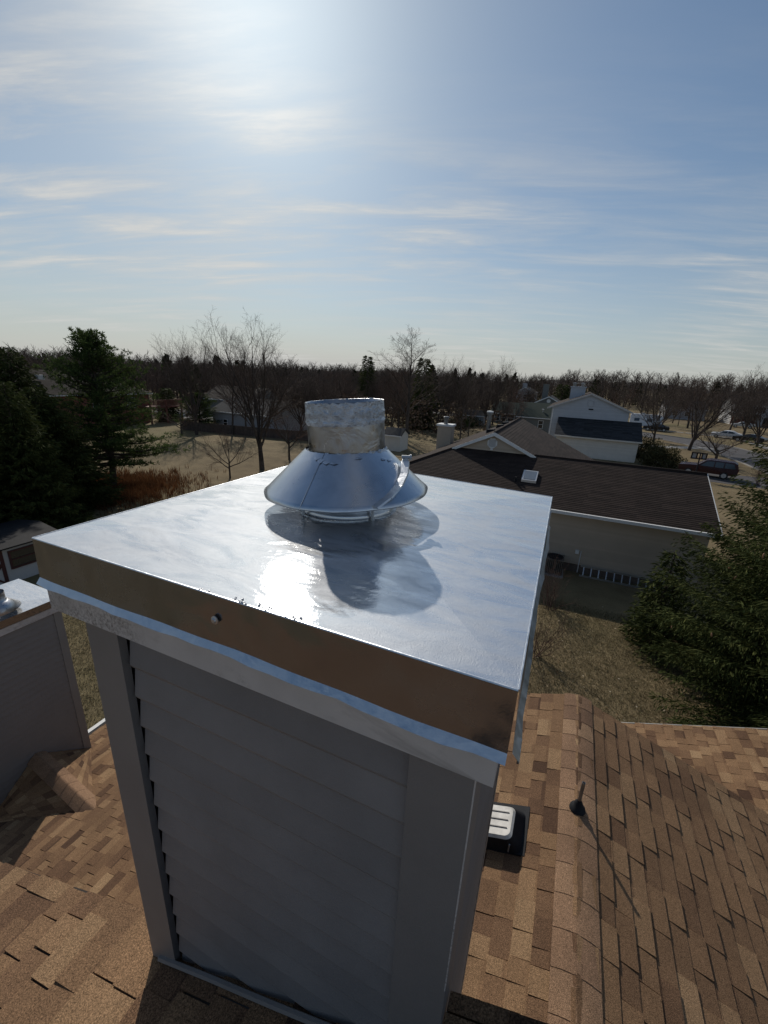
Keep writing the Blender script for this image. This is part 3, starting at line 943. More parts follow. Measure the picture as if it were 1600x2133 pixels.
# ------------------------------------------------------------------ far chimney of the same house (left edge)
fc = thing('chimney', 'taupe sided chimney at the left edge with a low metal cap and small hood', 'chimney', un(-14, 4.5, -14))
lx1 = sx(LU); lx0 = sx(LU - 2.5); ly0, ly1 = sy(2.75), sy(6.29)
b = MB()
z = sz(-8.35); zend = sz(-15.8); e2 = .1016
k = 0
while z > zend:
    b.hexa([(lx1 - .03, ly0 + .12, z - e2), (lx1 + .000, ly0 + .12, z - e2), (lx1 + .000, ly1 - .105, z - e2), (lx1 - .03, ly1 - .105, z - e2), (lx1 - .03, ly0 + .12, z), (lx1 - .016, ly0 + .12, z), (lx1 - .016, ly1 - .105, z), (lx1 - .03, ly1 - .105, z)])
    z -= e2
b.build('siding', M_LSID, fc)
b = MB(); b.box(lx0, lx1 - .031, ly0, ly1, zend, sz(-8.2)); b.build('chase_core', M_LSID, fc)
for ya, yb in ((ly1 - .104, ly1 + .004), (ly0 - .004, ly0 + .118)):
    b = MB(); b.box(lx1 - .029, lx1 + .004, ya, yb, zend, sz(-8.35)); b.build('corner_board', M_LTRIM, fc)
b = MB(); b.box(lx0 - .03, lx1 + .03, ly0 - .03, ly1 + .03, sz(-8.56), sz(-8.33)); b.build('frieze_board', M_FRZ, fc)
ca = [np.array([lx1 + .05, ly0 - .05, sz(-8.03)]), np.array([lx1 + .05, ly1 + .05, sz(-8.03)]), np.array([lx0 - .05, ly1 + .05, sz(-8.03)]), np.array([lx0 - .05, ly0 - .05, sz(-8.03)])]
ap = sum(ca) / 4 + np.array([0, 0, .05])
b = MB(); b.add(ca + [ap], [(0, 1, 4), (1, 2, 4), (2, 3, 4), (3, 0, 4)]); c2o = b.build('chase_cap', M_CAP, fc)
b = MB()
for k in range(4):
    A, B = ca[k], ca[(k + 1) % 4]; b.add([A, B, B - [0, 0, .11], A - [0, 0, .11]], [(3, 2, 1, 0)])
b.build('skirt', M_SKIRT, c2o)
hp2 = PZ(-4, 1275, sz(-7.95))
M2 = Matrix.Translation(Vector((hp2[0], hp2[1], sz(-7.95))))
b = MB(); b.lathe([(.255, .05), (.26, .055), (.13, .17), (.115, .18), (.115, .30)], M2, 40); b.build('storm_collar', M_PIPE, fc, smooth=True)
b = MB(); b.lathe([(.16, 0), (.15, .06)], M2, 32); b.build('base_flange', M_PIPE, fc, smooth=True)

# ------------------------------------------------------------------ roof vents on the lower slope
rv = thing('roof_vent', 'black box roof vent with a weathered white ribbed lid beside the chimney', 'roof vent', un(2.6, 5.5, ZR - S2 * (UR - 2.6)))
zrf = lambda a: ZR - S2 * (UR - a)
b = MB()
vx = lambda a, b_, h: un(a, b_, zrf(a) + h)
b.hexa([vx(2.0, 5.25, .01), vx(3.30, 5.25, .01), vx(3.30, 6.35, .01), vx(2.0, 6.35, .01), vx(2.0, 5.25, .05), vx(3.30, 5.25, .05), vx(3.30, 6.35, .05), vx(2.0, 6.35, .05)])
b.build('base_flange', M_BLACK, rv)
b = MB()


def rounded(a0, a1, b0, b1, r, h, n=5):
    pts = []
    for cx_, cy_, st_ in ((a1 - r, b1 - r, 0), (a0 + r, b1 - r, 1), (a0 + r, b0 + r, 2), (a1 - r, b0 + r, 3)):
        for k in range(n + 1):
            an = (st_ + k / n) * PI / 2
            pts.append(vx(cx_ + r * math.cos(an), cy_ + r * math.sin(an), h))
    return pts


l0 = rounded(2.05, 3.24, 5.26, 6.22, .16, .05); l1 = rounded(2.12, 3.02, 5.25, 5.98, .12, .40); l2 = rounded(2.16, 2.97, 5.29, 5.94, .11, .45)
n_ = len(l0)
b.add(l0 + l1, [(i, (i + 1) % n_, n_ + (i + 1) % n_, n_ + i) for i in range(n_)])
b.build('vent_body', M_BLACK, rv)
M_LID = plain('weathered_white_lid', (0.52, 0.50, 0.46), 0.6, 0, 0.35, 9.0, 0.1)
b = MB(); b.add(l1 + l2, [(i, (i + 1) % n_, n_ + (i + 1) % n_, n_ + i) for i in range(n_)] + [tuple(range(n_, 2 * n_))]); b.build('vent_lid', M_LID, rv)
for bb in (5.45, 5.62, 5.79):
    b = MB(); b.hexa([vx(2.2, bb, .448), vx(2.90, bb, .448), vx(2.90, bb + .018, .448), vx(2.2, bb + .018, .448), vx(2.2, bb, .468), vx(2.90, bb, .468), vx(2.90, bb + .018, .468), vx(2.2, bb + .018, .468)]); b.build('lid_rib', M_FLASH_SHADE, rv)  # ribs painted dark to stand for shade; their own colour is the lid's
b = MB()
for a in (2.3, 3.0): b.tube([vx(a, 5.24, .1), vx(a, 5.24, .3)], .006, 6)
b.build('clip', M_ALU, rv)

pp = thing('vent_pipe', 'thin metal vent pipe with a dark rubber boot standing on the ridge', 'pipe', un(4.22, 6.5, ZR))
b = MB(); b0 = un(4.20, 6.5, ZR)
b.tube([b0, b0 + [0, 0, .31]], .015, 12); b.build('pipe', M_STEEL, pp)
b = MB(); b.tube([b0 + [0, 0, .308], b0 + [0, 0, .313]], .0105, 12); b.build('pipe_mouth', M_BLACK, pp)
b = MB(); b.lathe([(.068, -.005), (.064, .018), (.04, .03), (.034, .075), (.02, .09), (.017, .105)], Matrix.Translation(Vector(b0)), 16); b.build('boot', M_BLACK, pp, smooth=True)

# ------------------------------------------------------------------ generic house kit
def window(par, x0, x1, z0, z1, y, face='-y', sill=True, shutters=False, fm=None):
    fm = fm or M_WHITE
    b = MB(); t = .07

    def bx(a0, a1, c0, c1, d0, d1, mb):     # a along wall, c depth outwards, d height
        if face == '-y': mb.box(a0, a1, y - c1, y - c0, d0, d1)
        elif face == '+x': mb.box(y + c0, y + c1, a0, a1, d0, d1)
    bx(x0 - t, x0, 0, .05, z0 - t, z1 + t, b); bx(x1, x1 + t, 0, .05, z0 - t, z1 + t, b)
    bx(x0, x1, 0, .05, z1, z1 + t, b); bx(x0, x1, 0, .05, z0 - t, z0, b)
    bx(x0, x1, 0, .045, (z0 + z1) / 2 - .025, (z0 + z1) / 2 + .025, b)
    w = b.build('window', fm, par)
    b = MB(); bx(x0 + .002, x1 - .002, .003, .02, z0 + .002, z1 - .002, b); b.build('pane', M_GLASS, w)
    if shutters:
        b = MB(); bx(x0 - t - .42, x0 - t - .02, 0, .04, z0, z1, b); bx(x1 + t + .02, x1 + t + .42, 0, .04, z0, z1, b); b.build('shutter', M_BLACK, w)
    return w


def lap_wall(b, x0, x1, y, z0, z1, e=.115, clip=None):
    """lap siding facing -y; clip(z)->(x0,x1) for gables"""
    z = z0
    while z < z1 - .01:
        zz = min(z + e, z1)
        xa, xb = (x0, x1) if clip is None else clip(z)
        xc, xd = (x0, x1) if clip is None else clip(zz)
        if xd - xc > .02:
            b.add([(xa, y - .026, z), (xb, y - .026, z), (xd, y - .003, zz), (xc, y - .003, zz), (xa, y, z), (xb, y, z)], [(0, 1, 2, 3), (4, 5, 1, 0)], random.random())
        z = zz


def courses(b, p_el, p_er, p_tr, p_tl, n, th=.013):
    """stepped shingle courses between eave (l,r) and top edges"""
    p_el, p_er, p_tr, p_tl = [np.array(p, float) for p in (p_el, p_er, p_tr, p_tl)]
    nrm = np.cross(p_er - p_el, p_tl - p_el)
    if np.linalg.norm(nrm) < 1e-6: nrm = np.cross(p_er - p_el, p_tr - p_el)
    nrm /= np.linalg.norm(nrm)
    if nrm[2] < 0: nrm = -nrm
    for i in range(n):
        t0, t1 = i / n, (i + 1) / n
        a = p_el * (1 - t0) + p_tl * t0; c = p_er * (1 - t0) + p_tr * t0; d = p_er * (1 - t1) + p_tr * t1; e = p_el * (1 - t1) + p_tl * t1
        m = max(1, int(np.linalg.norm(c - a) / 1.0))
        for j in range(m):
            u0, u1 = j / m, (j + 1) / m
            q = [a * (1 - u0) + c * u0, a * (1 - u1) + c * u1, e * (1 - u1) + d * u1, e * (1 - u0) + d * u0]
            b.add([q[0] + nrm * th, q[1] + nrm * th, q[2] + nrm * .002, q[3] + nrm * .002, q[0] - nrm * .002, q[1] - nrm * .002], [(0, 1, 2, 3), (4, 5, 1, 0)], random.random())


def gable_house(name, label, x0, x1, y0, y1, ze, sl, ridge, wall, roof, oh=.35, z0=0.0, trim=None, group=None, wins=(), shut=False, chims=()):
    """ridge 'x': ridge runs along x, eaves face -y/+y; ridge 'y': gables face -y/+y"""
    trim = trim or M_WHITE
    t = thing(name, label, 'house', ((x0 + x1) / 2, (y0 + y1) / 2, z0), group)
    b = MB()
    if ridge == 'x':
        zr_ = ze + sl * (y1 - y0) / 2; ym = (y0 + y1) / 2
        b.prism([(x0, y0, z0), (x0, y1, z0), (x0, y1, ze), (x0, ym, zr_), (x0, y0, ze)], (x1 - x0, 0, 0))
    else:
        zr_ = ze + sl * (x1 - x0) / 2; xm = (x0 + x1) / 2
        b.prism([(x0, y0, z0), (x1, y0, z0), (x1, y0, ze), (xm, y0, zr_), (x0, y0, ze)], (0, y1 - y0, 0))
    b.build('wall', wall, t)
    b = MB(); th = .16
    if ridge == 'x':
        for s_, ye in ((-1, y0), (1, y1)):
            b.slab([(x0 - oh, ym, zr_ + th), (x1 + oh, ym, zr_ + th), (x1 + oh, ye + s_ * oh, ze - sl * oh + th), (x0 - oh, ye + s_ * oh, ze - sl * oh + th)], .14)
    else:
        for s_, xe in ((-1, x0), (1, x1)):
            b.slab([(xm, y0 - oh, zr_ + th), (xm, y1 + oh, zr_ + th), (xe + s_ * oh, y1 + oh, ze - sl * oh + th), (xe + s_ * oh, y0 - oh, ze - sl * oh + th)], .14)
    rf = b.build('roof', roof, t)
    b = MB()
    if ridge == 'x':
        b.box(x0 - oh, x1 + oh, y0 - oh - .10, y0 - oh - .003, ze - sl * oh - .02, ze - sl * oh + .11); nm = 'gutter'
    else:
        for s_, xe in ((-1, x0), (1, x1)):
            b.prism([(xm, y0 - oh - .03, zr_ + th), (xe + s_ * oh, y0 - oh - .03, ze - sl * oh + th), (xe + s_ * oh, y0 - oh - .03, ze - sl * oh - .06), (xm, y0 - oh - .03, zr_ - .06)], (0, .027, 0))
        nm = 'rake_board'
    b.build(nm, trim, t)
    for (a, c, d, e_) in wins: window(t, a, c, d, e_, y0, shutters=shut)
    for (a, c, d, e_, zt2) in chims:
        b = MB(); b.box(a, c, d, e_, ze, zt2); b.box(a - .06, c + .06, d - .06, e_ + .06, zt2, zt2 + .12); b.build('chimney', wall, rf)
    return t, rf


# ------------------------------------------------------------------ neighbour's house
nh = thing('neighbour_house', 'tan sided neighbour house with dark brown roof, octagonal gable vent and skylight', 'house', (0, 22.5, 0))
WY, EY, EZ, RY, RZ = 20.85, 20.45, 3.05, 24.7, 4.79
HXl, HXr = -10.4, 6.3
b = MB(); lap_wall(b, HXl + .4, HXr - .25, WY, .42, EZ - .02, .112); b.build('siding', M_TANS, nh)
b = MB(); b.box(HXl + .4, HXr - .25, WY + .001, 28.6, 0.40, EZ - .01)
b.prism([(HXr - .25, WY + .01, EZ - .01), (HXr - .25, RY * 2 - WY, EZ - .01), (HXr - .25, RY, RZ - .12)], (-11.0, 0, 0)); b.build('wall', M_TANS, nh)
b = MB(); b.box(HXl + .45, HXr - .3, WY + .02, 28.5, 0, .40); b.build('foundation', M_FOUND, nh)
sl_n = (RZ - EZ) / (RY - EY)
b = MB(); courses(b, (HXl, EY, EZ), (HXr, EY, EZ), (HXr, RY, RZ), (-6.15, RY, RZ), 33); rfm = b.build('roof', M_DKSH, nh)
b = MB(); courses(b, (HXl, 29.0, EZ), (HXl, EY, EZ), (-6.15, RY, RZ), (-6.15, RY + .02, RZ), 33)
courses(b, (HXr, 2 * RY - EY, EZ), (HXl, 2 * RY - EY, EZ), (-6.15, RY, RZ), (HXr, RY, RZ), 12); b.build('rear_roof', M_DKSH, nh)
b = MB(); b.tube([(HXl, EY, EZ + .02), (-6.15, RY, RZ + .02)], .05, 6); b.build('hip_cap', M_DKSH, rfm)
b = MB(); b.tube([(-1.7, RY, RZ + .015), (HXr, RY, RZ + .015)], .06, 6); b.build('ridge_cap', M_DKSH, rfm)
b = MB(); b.box(HXl, HXr, EY - .11, EY - .004, EZ - .13, EZ + .015); b.build('gutter', M_WHITE, nh)
b = MB(); b.box(HXl + .2, HXr - .1, EY, WY, EZ - .12, EZ - .05); b.build('soffit', M_WHITE, nh)
b = MB(); b.prism([(HXr + .004, EY, EZ + .02), (HXr + .004, RY, RZ + .02), (HXr + .004, RY, RZ - .16), (HXr + .004, EY, EZ - .14)], (.03, 0, 0)); b.build('rake_board', M_WHITE, nh)
# cross gable
AX, AZ, GB0, GB1 = -3.97, 5.86, -6.25, -1.70
sg = (AZ - RZ) / (AX - GB0)
YB = 36.3
zE2 = 3.05; xr_e = AX + (AZ - zE2) / sg; xl_e = AX - (AZ - zE2) / sg
b = MB()
courses(b, (xr_e, RY - .22, zE2), (xr_e, YB, zE2), (AX, YB, AZ), (AX, RY - .22, AZ), 36)
courses(b, (xl_e, YB, zE2), (xl_e, RY - .22, zE2), (AX, RY - .22, AZ), (AX, YB, AZ), 36)
rf2 = b.build('cross_gable_roof', M_DKSH, nh)
b = MB(); b.tube([(AX, RY - .2, AZ + .02), (AX, YB, AZ + .02)], .06, 6); b.build('ridge_cap', M_DKSH, rf2)
b = MB()
lap_wall(b, GB0, GB1, RY + .0, RZ - .25, AZ - .1, .112, clip=lambda z: (AX - max(0, (AZ - .08 - z) / sg), AX + max(0, (AZ - .08 - z) / sg)))
b.build('gable_siding', M_TANS, nh)
b = MB(); b.prism([(xl_e + .3, RY + .02, zE2 - .3), (xr_e - .3, RY + .02, zE2 - .3), (AX, RY + .02, AZ - .12)], (0, YB - RY - .5, 0)); b.box(xl_e + .4, xr_e - .4, 28, YB - .5, 0, zE2); b.build('rear_wall', M_TANS, nh)
for s_ in (-1, 1):
    b = MB(); xe = AX + s_ * (GB1 - AX + .12)
    ze_ = AZ - sg * abs(xe - AX)
    b.prism([(AX, RY - .25, AZ + .01), (xe, RY - .25, ze_ + .01), (xe, RY - .25, ze_ - .16), (AX, RY - .25, AZ - .19)], (0, .028, 0)); b.build('rake_board', M_WHITE, nh)
# octagon vent
b = MB(); oc = [(-4.06 + .30 * math.cos(PI / 8 + k * PI / 4), RY - .017, 5.23 + .30 * math.sin(PI / 8 + k * PI / 4)) for k in range(8)]
b.prism(oc, (0, -.04, 0)); ov = b.build('gable_vent', M_WHITE, nh)
b = MB()
for k in range(7): b.box(-4.06 - .2, -4.06 + .2, RY - .075, RY - .058, 5.04 + k * .06, 5.07 + k * .06)
b.build('louvre', M_GSID, ov)
b = MB(); b.box(-4.13, -3.99, RY - .06, RY - .017, 4.83, 4.94); b.build('gable_light', M_WHITE, nh)
# skylight
zrr = lambda y: EZ + sl_n * (y - EY)
b = MB(); b.hexa([(-1.98, 22.2, zrr(22.2)), (-1.25, 22.2, zrr(22.2)), (-1.25, 23.05, zrr(23.05)), (-1.98, 23.05, zrr(23.05)), (-1.98, 22.2, zrr(22.2) + .13), (-1.25, 22.2, zrr(22.2) + .13), (-1.25, 23.05, zrr(23.05) + .13), (-1.98, 23.05, zrr(23.05) + .13)]); skl = b.build('skylight', M_ALU, rfm)
M_SKYG = plain('skylight_glass', (0.30, 0.32, 0.33), 0.12, 0.6, .1, 2)
b = MB(); b.hexa([(-1.90, 22.28, zrr(22.28) + .12), (-1.33, 22.28, zrr(22.28) + .12), (-1.33, 22.97, zrr(22.97) + .12), (-1.90, 22.97, zrr(22.97) + .12), (-1.90, 22.28, zrr(22.28) + .145), (-1.33, 22.28, zrr(22.28) + .145), (-1.33, 22.97, zrr(22.97) + .145), (-1.90, 22.97, zrr(22.97) + .145)])
b.build('skylight_pane', M_SKYG, rfm)
b = MB(); b.tube([(-2.24, 22.1, zrr(22.1)), (-2.24, 22.1, zrr(22.1) + .28)], .05, 8); b.build('plumbing_vent', M_BLACK, nh)
# rear chimney, flue and little vents on the left slope
b = MB(); b.box(-10.0, -8.85, 33.4, 34.4, 2.0, 4.95); ch2 = b.build('chimney_chase', M_TANS, nh)
b = MB(); b.box(-10.08, -8.77, 33.32, 34.48, 4.95, 5.1); b.build('chase_cap', M_WHITE, ch2)
M3 = Matrix.Translation(Vector((-9.45, 33.8, 5.1)))
b = MB(); b.lathe([(.17, 0), (.17, .45), (.24, .47), (.24, .56), (.2, .60), (.0, .62)], M3, 16); b.build('flue', M_STEEL, ch2)
b = MB(); b.lathe([(.14, 4.4), (.14, 6.4), (.22, 6.42), (.22, 6.58), (.0, 6.66)], Matrix.Translation(Vector((-5.3, 29.8, 0))), 16); b.build('flue', M_STEEL, nh)
b = MB(); b.lathe([(.225, 6.56), (.225, 6.64), (0.0, 6.68)], Matrix.Translation(Vector((-5.3, 29.8, 0))), 16); b.build('flue_cap', M_WHITE, nh)
zs2 = lambda x: AZ - sg * abs(x - AX)
for (x_, y_) in ((-4.75, 31.2), (-4.75, 33.6), (-4.8, 28.0)):
    b = MB(); b.hexa([(x_ - .25, y_ - .25, zs2(x_ - .25)), (x_ + .25, y_ - .25, zs2(x_ + .25)), (x_ + .25, y_ + .25, zs2(x_ + .25)), (x_ - .25, y_ + .25, zs2(x_ - .25)), (x_ - .2, y_ - .2, zs2(x_) + .16), (x_ + .2, y_ - .2, zs2(x_) + .2), (x_ + .2, y_ + .2, zs2(x_) + .2), (x_ - .2, y_ + .2, zs2(x_) + .16)]); b.build('box_vent', M_BLACK, nh)
# meter box with conduit
b = MB(); b.box(1.08, 1.24, WY - .12, WY - .017, 0.98, 1.16); b.build('outlet_box', M_WHITE, nh)
b = MB(); b.tube([(1.33, WY - .05, 1.12), (1.33, WY - .05, .02)], .022, 8); b.build('conduit', M_WHITE, nh)
# ladder lying on edge along the wall
ld = thing('ladder', 'pale aluminium extension ladder lying on its edge along the tan wall', 'ladder', (3.2, 20.5, 0))
for z_, y_ in ((.05, 20.42), (.46, 20.62)):
    b = MB(); b.box(1.42, 5.3, y_ - .02, y_ + .02, z_ - .04, z_ + .04); b.build('rail', M_ALU, ld)
for k in range(12):
    x_ = 1.55 + k * .325
    b = MB(); b.hexa([(x_, 20.40, .08), (x_ + .045, 20.40, .08), (x_ + .045, 20.44, .08), (x_, 20.44, .08), (x_, 20.60, .43), (x_ + .045, 20.60, .43), (x_ + .045, 20.64, .43), (x_, 20.64, .43)]); b.build('rung', M_ALU, ld)
ac = thing('air_conditioner', 'dark air conditioning unit by the tan wall next to the chimney cap edge', 'air conditioner', (.25, 20.2, 0))
b = MB(); b.box(-.15, .65, 19.8, 20.6, .08, .85); b.build('casing', M_STEEL, ac)
b = MB(); b.lathe([(.36, .851), (.36, .88), (.02, .885)], Matrix.Translation(Vector((.25, 20.2, 0))), 20); b.build('fan_grille', M_BLACK, ac)
b = MB()
for k in range(10): b.box(-.12 + k * .08, -.09 + k * .08, 19.78, 19.799, .15, .8)
b.build('coil_guard', M_BLACK, ac)
b = MB(); b.box(-.22, .72, 19.72, 20.68, .0, .08); b.build('pad', M_CONC, ac)

# ------------------------------------------------------------------ houses beyond
bh = thing('gable_house', 'pale blue grey gabled house with a charcoal garage roof behind the brown roof', 'house', (2, 62, 0))
b = MB(); lap_wall(b, -2.9, 6.1, 61.05, 2.3, 5.55, .16); lap_wall(b, -2.9, 6.1, 61.05, 5.55, 7.36, .16, clip=lambda z: (1.5 - (7.42 - z) / .40, 1.5 + (7.42 - z) / .40)); b.build('siding', M_BLUES, bh)
b = MB(); b.prism([(-2.88, 61.06, 0), (6.08, 61.06, 0), (6.08, 61.06, 5.55), (1.5, 61.06, 7.36), (-2.88, 61.06, 5.55)], (0, 13, 0)); b.build('wall', M_BLUES, bh)
b = MB()
for s_ in (-1, 1): b.slab([(1.5, 60.75, 7.56), (1.5, 74.4, 7.56), (1.5 + s_ * 5.0, 74.4, 5.55), (1.5 + s_ * 5.0, 60.75, 5.55)], .15)
rfb = b.build('roof', M_DKSH, bh)
for s_ in (-1, 1):
    b = MB(); b.prism([(1.5, 60.72, 7.57), (1.5 + s_ * 5.0, 60.72, 5.56), (1.5 + s_ * 5.0, 60.72, 5.38), (1.5, 60.72, 7.37)], (0, .027, 0)); b.build('rake_board', M_WSID, bh)
b = MB(); lap_wall(b, -1.7, 7.35, 57.35, 0.1, 2.45, .16); b.build('garage_siding', M_CREAM, bh)
b = MB(); b.prism([(-1.68, 57.36, 0), (-1.68, 61, 0), (-1.68, 61, 4.2), (-1.68, 57.36, 2.4)], (9.0, 0, 0)); b.build('garage_wall', M_CREAM, bh)
b = MB(); courses(b, (-1.95, 57.0, 2.52), (7.65, 57.0, 2.52), (7.65, 61.0, 4.43), (-1.95, 61.0, 4.43), 30); rg = b.build('garage_roof', M_CHSH, bh)
b = MB(); b.slab([(-1.95, 57.0, 2.51), (7.65, 57.0, 2.51), (7.65, 61.0, 4.42), (-1.95, 61.0, 4.42)], .12); b.build('garage_deck', M_CHSH, bh)
b = MB(); b.box(-1.95, 7.65, 56.89, 56.995, 2.36, 2.52); b.build('gutter', M_CREAM, bh)
b = MB(); b.tube([(-2.75, 60.95, 5.4), (-2.75, 60.95, .1)], .06, 6); b.build('downspout', M_WHITE, bh)
b = MB(); b.lathe([(.0, 0), (.42, 0), (.42, .05), (.36, .06)], Matrix.Translation(Vector((1.6, 61.03, 6.35))) @ Matrix.Rotation(PI / 2, 4, 'X'), 20); b.build('gable_vent', M_BLUES, bh)
b = MB(); b.box(1.45, 2.0, 60.99, 61.035, 5.55, 5.7); b.build('flood_light', M_BLACK, bh)
b = MB(); b.box(-1.1, .75, 65.6, 66.6, 5.6, 8.15); b.box(-1.2, .85, 65.5, 66.7, 8.15, 8.28); chb = b.build('chimney', M_BLUES, rfb)
for x_ in (-.7, .3):
    b = MB(); b.lathe([(.2, 8.28), (.2, 8.6), (.3, 8.62), (.3, 8.75), (0, 8.8)], Matrix.Translation(Vector((x_, 66.1, 0))), 12); b.build('flue_pot', M_STEEL, rfb)

gh, gr = gable_house('ranch_house', 'low olive grey house with a dark green roof and one white window', -9.3, -3.3, 79.5, 89.5, 2.75, .42, 'x', M_OLIVE, M_GRSH, wins=((-5.6, -4.9, .95, 2.2),))
b = MB(); b.lathe([(.08, 3.2), (.08, 3.9), (.2, 3.95), (.2, 4.1), (0, 4.15)], Matrix.Translation(Vector((-5.3, 81.2, 0))), 10); b.build('roof_vent_pipe', M_ALU, gr)
gable_house('gabled_house', 'small grey gable end with a round vent rising behind the dark green roof', -8.2, -2.6, 95, 106, 4.4, .5, 'y', M_OLIVE, M_CHSH, chims=((-7.0, -5.9, 97, 98, 8.1),))
b = MB(); b.lathe([(0, 0), (.38, 0), (.38, .06), (.3, .07)], Matrix.Translation(Vector((-5.4, 94.99, 5.0))) @ Matrix.Rotation(PI / 2, 4, 'X'), 16); b.build('gable_vent', M_WHITE, bpy.data.objects['gabled_house'])
gable_house('sunroom_house', 'grey green house with a row of wide white framed windows left of the green roof', -16.2, -10.9, 93.5, 101, 2.15, .5, 'x', M_OLIVE, M_GRSH, wins=((-15.6, -14.6, .5, 1.8), (-14.2, -13.2, .5, 1.8), (-12.8, -11.6, .5, 1.8)))
gable_house('townhouse', 'far white two storey house with a white chimney among the bare trees', -19.4, -13.4, 152, 163, 5.0, .55, 'y', M_GSID, M_CHSH, wins=((-18.6, -17.6, 2.9, 4.5), (-16.8, -15.6, 3.0, 4.4), (-15.0, -14.0, 3.0, 4.4)), chims=((-17.6, -16.2, 153, 154.2, 7.9),))
gable_house('back_shed', 'small grey shed with a dark roof in the garden behind the flue', -20.3, -16.2, 84.2, 87.5, 1.9, .45, 'x', M_GSID, M_CHSH)
wh, wr = gable_house('brick_front_house', 'far white and brick two storey house with dark shutters at the right edge', 38.2, 50, 143, 154, 5.2, .38, 'x', M_WSID, M_TNSH, wins=((39.0, 40.0, 3.3, 4.7), (41.2, 42.2, 3.3, 4.7), (43.4, 44.4, 3.3, 4.7)), shut=True)
b = MB(); b.box(38.2, 43.4, 142.8, 142.99, 0, 2.5); b.build('brick_facing', M_BRK, wh)
b = MB(); b.slab([(37.2, 141, 2.5), (44, 141, 2.5), (44, 143, 3.0), (37.2, 143, 3.0)], .15); b.build('porch_roof', M_TNSH, wh)
b = MB(); b.box(43.6, 46.4, 140.4, 142.9, 0, 2.6); b.build('entrance', M_WSID, wh)
b = MB(); b.box(44.3, 45.7, 140.33, 140.39, .1, 2.3); b.build('entrance_door', M_GLASS, wh)
gable_house('tan_house', 'low tan house mostly hidden by bare branches left of the brick fronted one', 24, 34, 150, 160, 3.0, .4, 'x', M_GSID, M_CHSH, wins=((26, 27.2, 1, 2.2), (29, 30.2, 1, 2.2)))
gable_house('garden_shed', 'small cream shed with a black roof just right of the flue pipe', -20.6, -18.4, 46.6, 49.2, 1.85, .5, 'x', M_CREAM, M_CHSH, oh=.15)

# brick house on the left with hip roof and red deck
bk = thing('brick_house', 'red brick house with a broad brown hip roof and red timber deck', 'house', (-66, 36, 0))
bx0, bx1, by0, by1, bz = -72, -60.4, 22, 46.4, 4.45
b = MB(); b.box(bx0, bx1, by0, by1, 0, bz); b.build('wall', M_BRK, bk)
o_ = .6; rx = (bx0 + bx1) / 2; rz_ = 7.3
b = MB()
E_ = [(bx0 - o_, by0 - o_, bz), (bx1 + o_, by0 - o_, bz), (bx1 + o_, by1 + o_, bz), (bx0 - o_, by1 + o_, bz)]
r0, r1 = (rx, by0 + 6, rz_), (rx, by1 - 6, rz_)
courses(b, E_[1], E_[2], r1, r0, 24, .03); courses(b, E_[2], E_[3], r1, r1, 24, .03); courses(b, E_[3], E_[0], r0, r1, 6); courses(b, E_[0], E_[1], r0, r0, 6)
rk = b.build('roof', M_TNSH, bk)
b = MB(); b.box(bx0 - o_, bx1 + o_, by0 - o_, by1 + o_, bz - .14, bz - .03); b.build('soffit', M_WHITE, bk)
b = MB(); b.box(-63.4, -62.7, 33.2, 33.9, 6.2, 6.75); b.build('roof_vent', M_ALU, rk)
for yy_ in (38, 43): window(bk, yy_, yy_ + 1.2, 2.4, 3.8, bx1, face='+x')
b = MB(); b.box(-60.4, -58.2, 44.8, 50.8, 2.35, 2.55); dk = b.build('deck_floor', M_REDW, bk)
for (x_, y_) in ((-58.3, 45), (-58.3, 47.8), (-58.3, 50.6), (-60.2, 50.6)):
    b = MB(); b.box(x_ - .1, x_ + .1, y_ - .1, y_ + .1, 0, 3.55); b.build('deck_post', M_REDW, bk)
b = MB(); b.box(-58.35, -58.25, 44.8, 50.8, 3.42, 3.52); b.box(-60.4, -58.2, 50.6, 50.7, 3.42, 3.52)
for k in range(36): b.box(-58.33, -58.27, 44.9 + k * .165, 44.96 + k * .165, 2.55, 3.42)
b.build('deck_railing', M_REDW, dk)
gable_house('white_house', 'low grey white house with a dark roof behind the bare forking tree', -48.6, -37.6, 47.6, 56, 2.65, .4, 'x', M_GSID, M_CHSH, wins=((-46.6, -45.9, .6, 1.5),))
gable_house('ranch_house', 'low brown roofed house half hidden behind the trees left of the white one', -66, -54, 62, 72, 3.0, .42, 'x', M_OLIVE, M_TNSH)
# lower left shed with dark red trim
ls = thing('tudor_shed', 'white shed with dark red trim boards at the lower left edge', 'shed', (-20.8, 7.6, 0))
b = MB(); b.box(-22.4, -19.72, 5.2, 9.7, 0, 1.56); b.build('wall', M_WSID, ls)
b = MB(); b.slab([(-19.4, 4.9, 1.62), (-19.4, 10.0, 1.62), (-21.0, 10.0, 1.85), (-21.0, 4.9, 1.85)], .06); b.slab([(-22.7, 4.9, 1.62), (-22.7, 10.0, 1.62), (-21.0, 10.0, 1.85), (-21.0, 4.9, 1.85)], .06); b.build('roof', M_BLACK, ls)  # black roof colour stands in for the shadow of the spruces
b = MB()
X_ = -19.715
for y_ in (5.3, 7.0, 7.85, 9.55): b.box(X_, X_ + .03, y_ - .06, y_ + .06, .05, 1.6)
b.box(X_, X_ + .028, 5.3, 9.6, 1.50, 1.62); b.build('trim_boards', M_DRED, ls)
b = MB()
for (a_, c_) in (((7.06, .1), (7.8, .85)), ((7.8, .1), (7.06, .85))):
    b.prism([(X_, a_[0], a_[1] - .05), (X_, c_[0], c_[1] - .05), (X_, c_[0], c_[1] + .05), (X_, a_[0], a_[1] + .05)], (.025, 0, 0))
b.box(X_, X_ + .03, 7.06, 7.79, .86, .94); b.build('door_brace', M_DRED, ls)
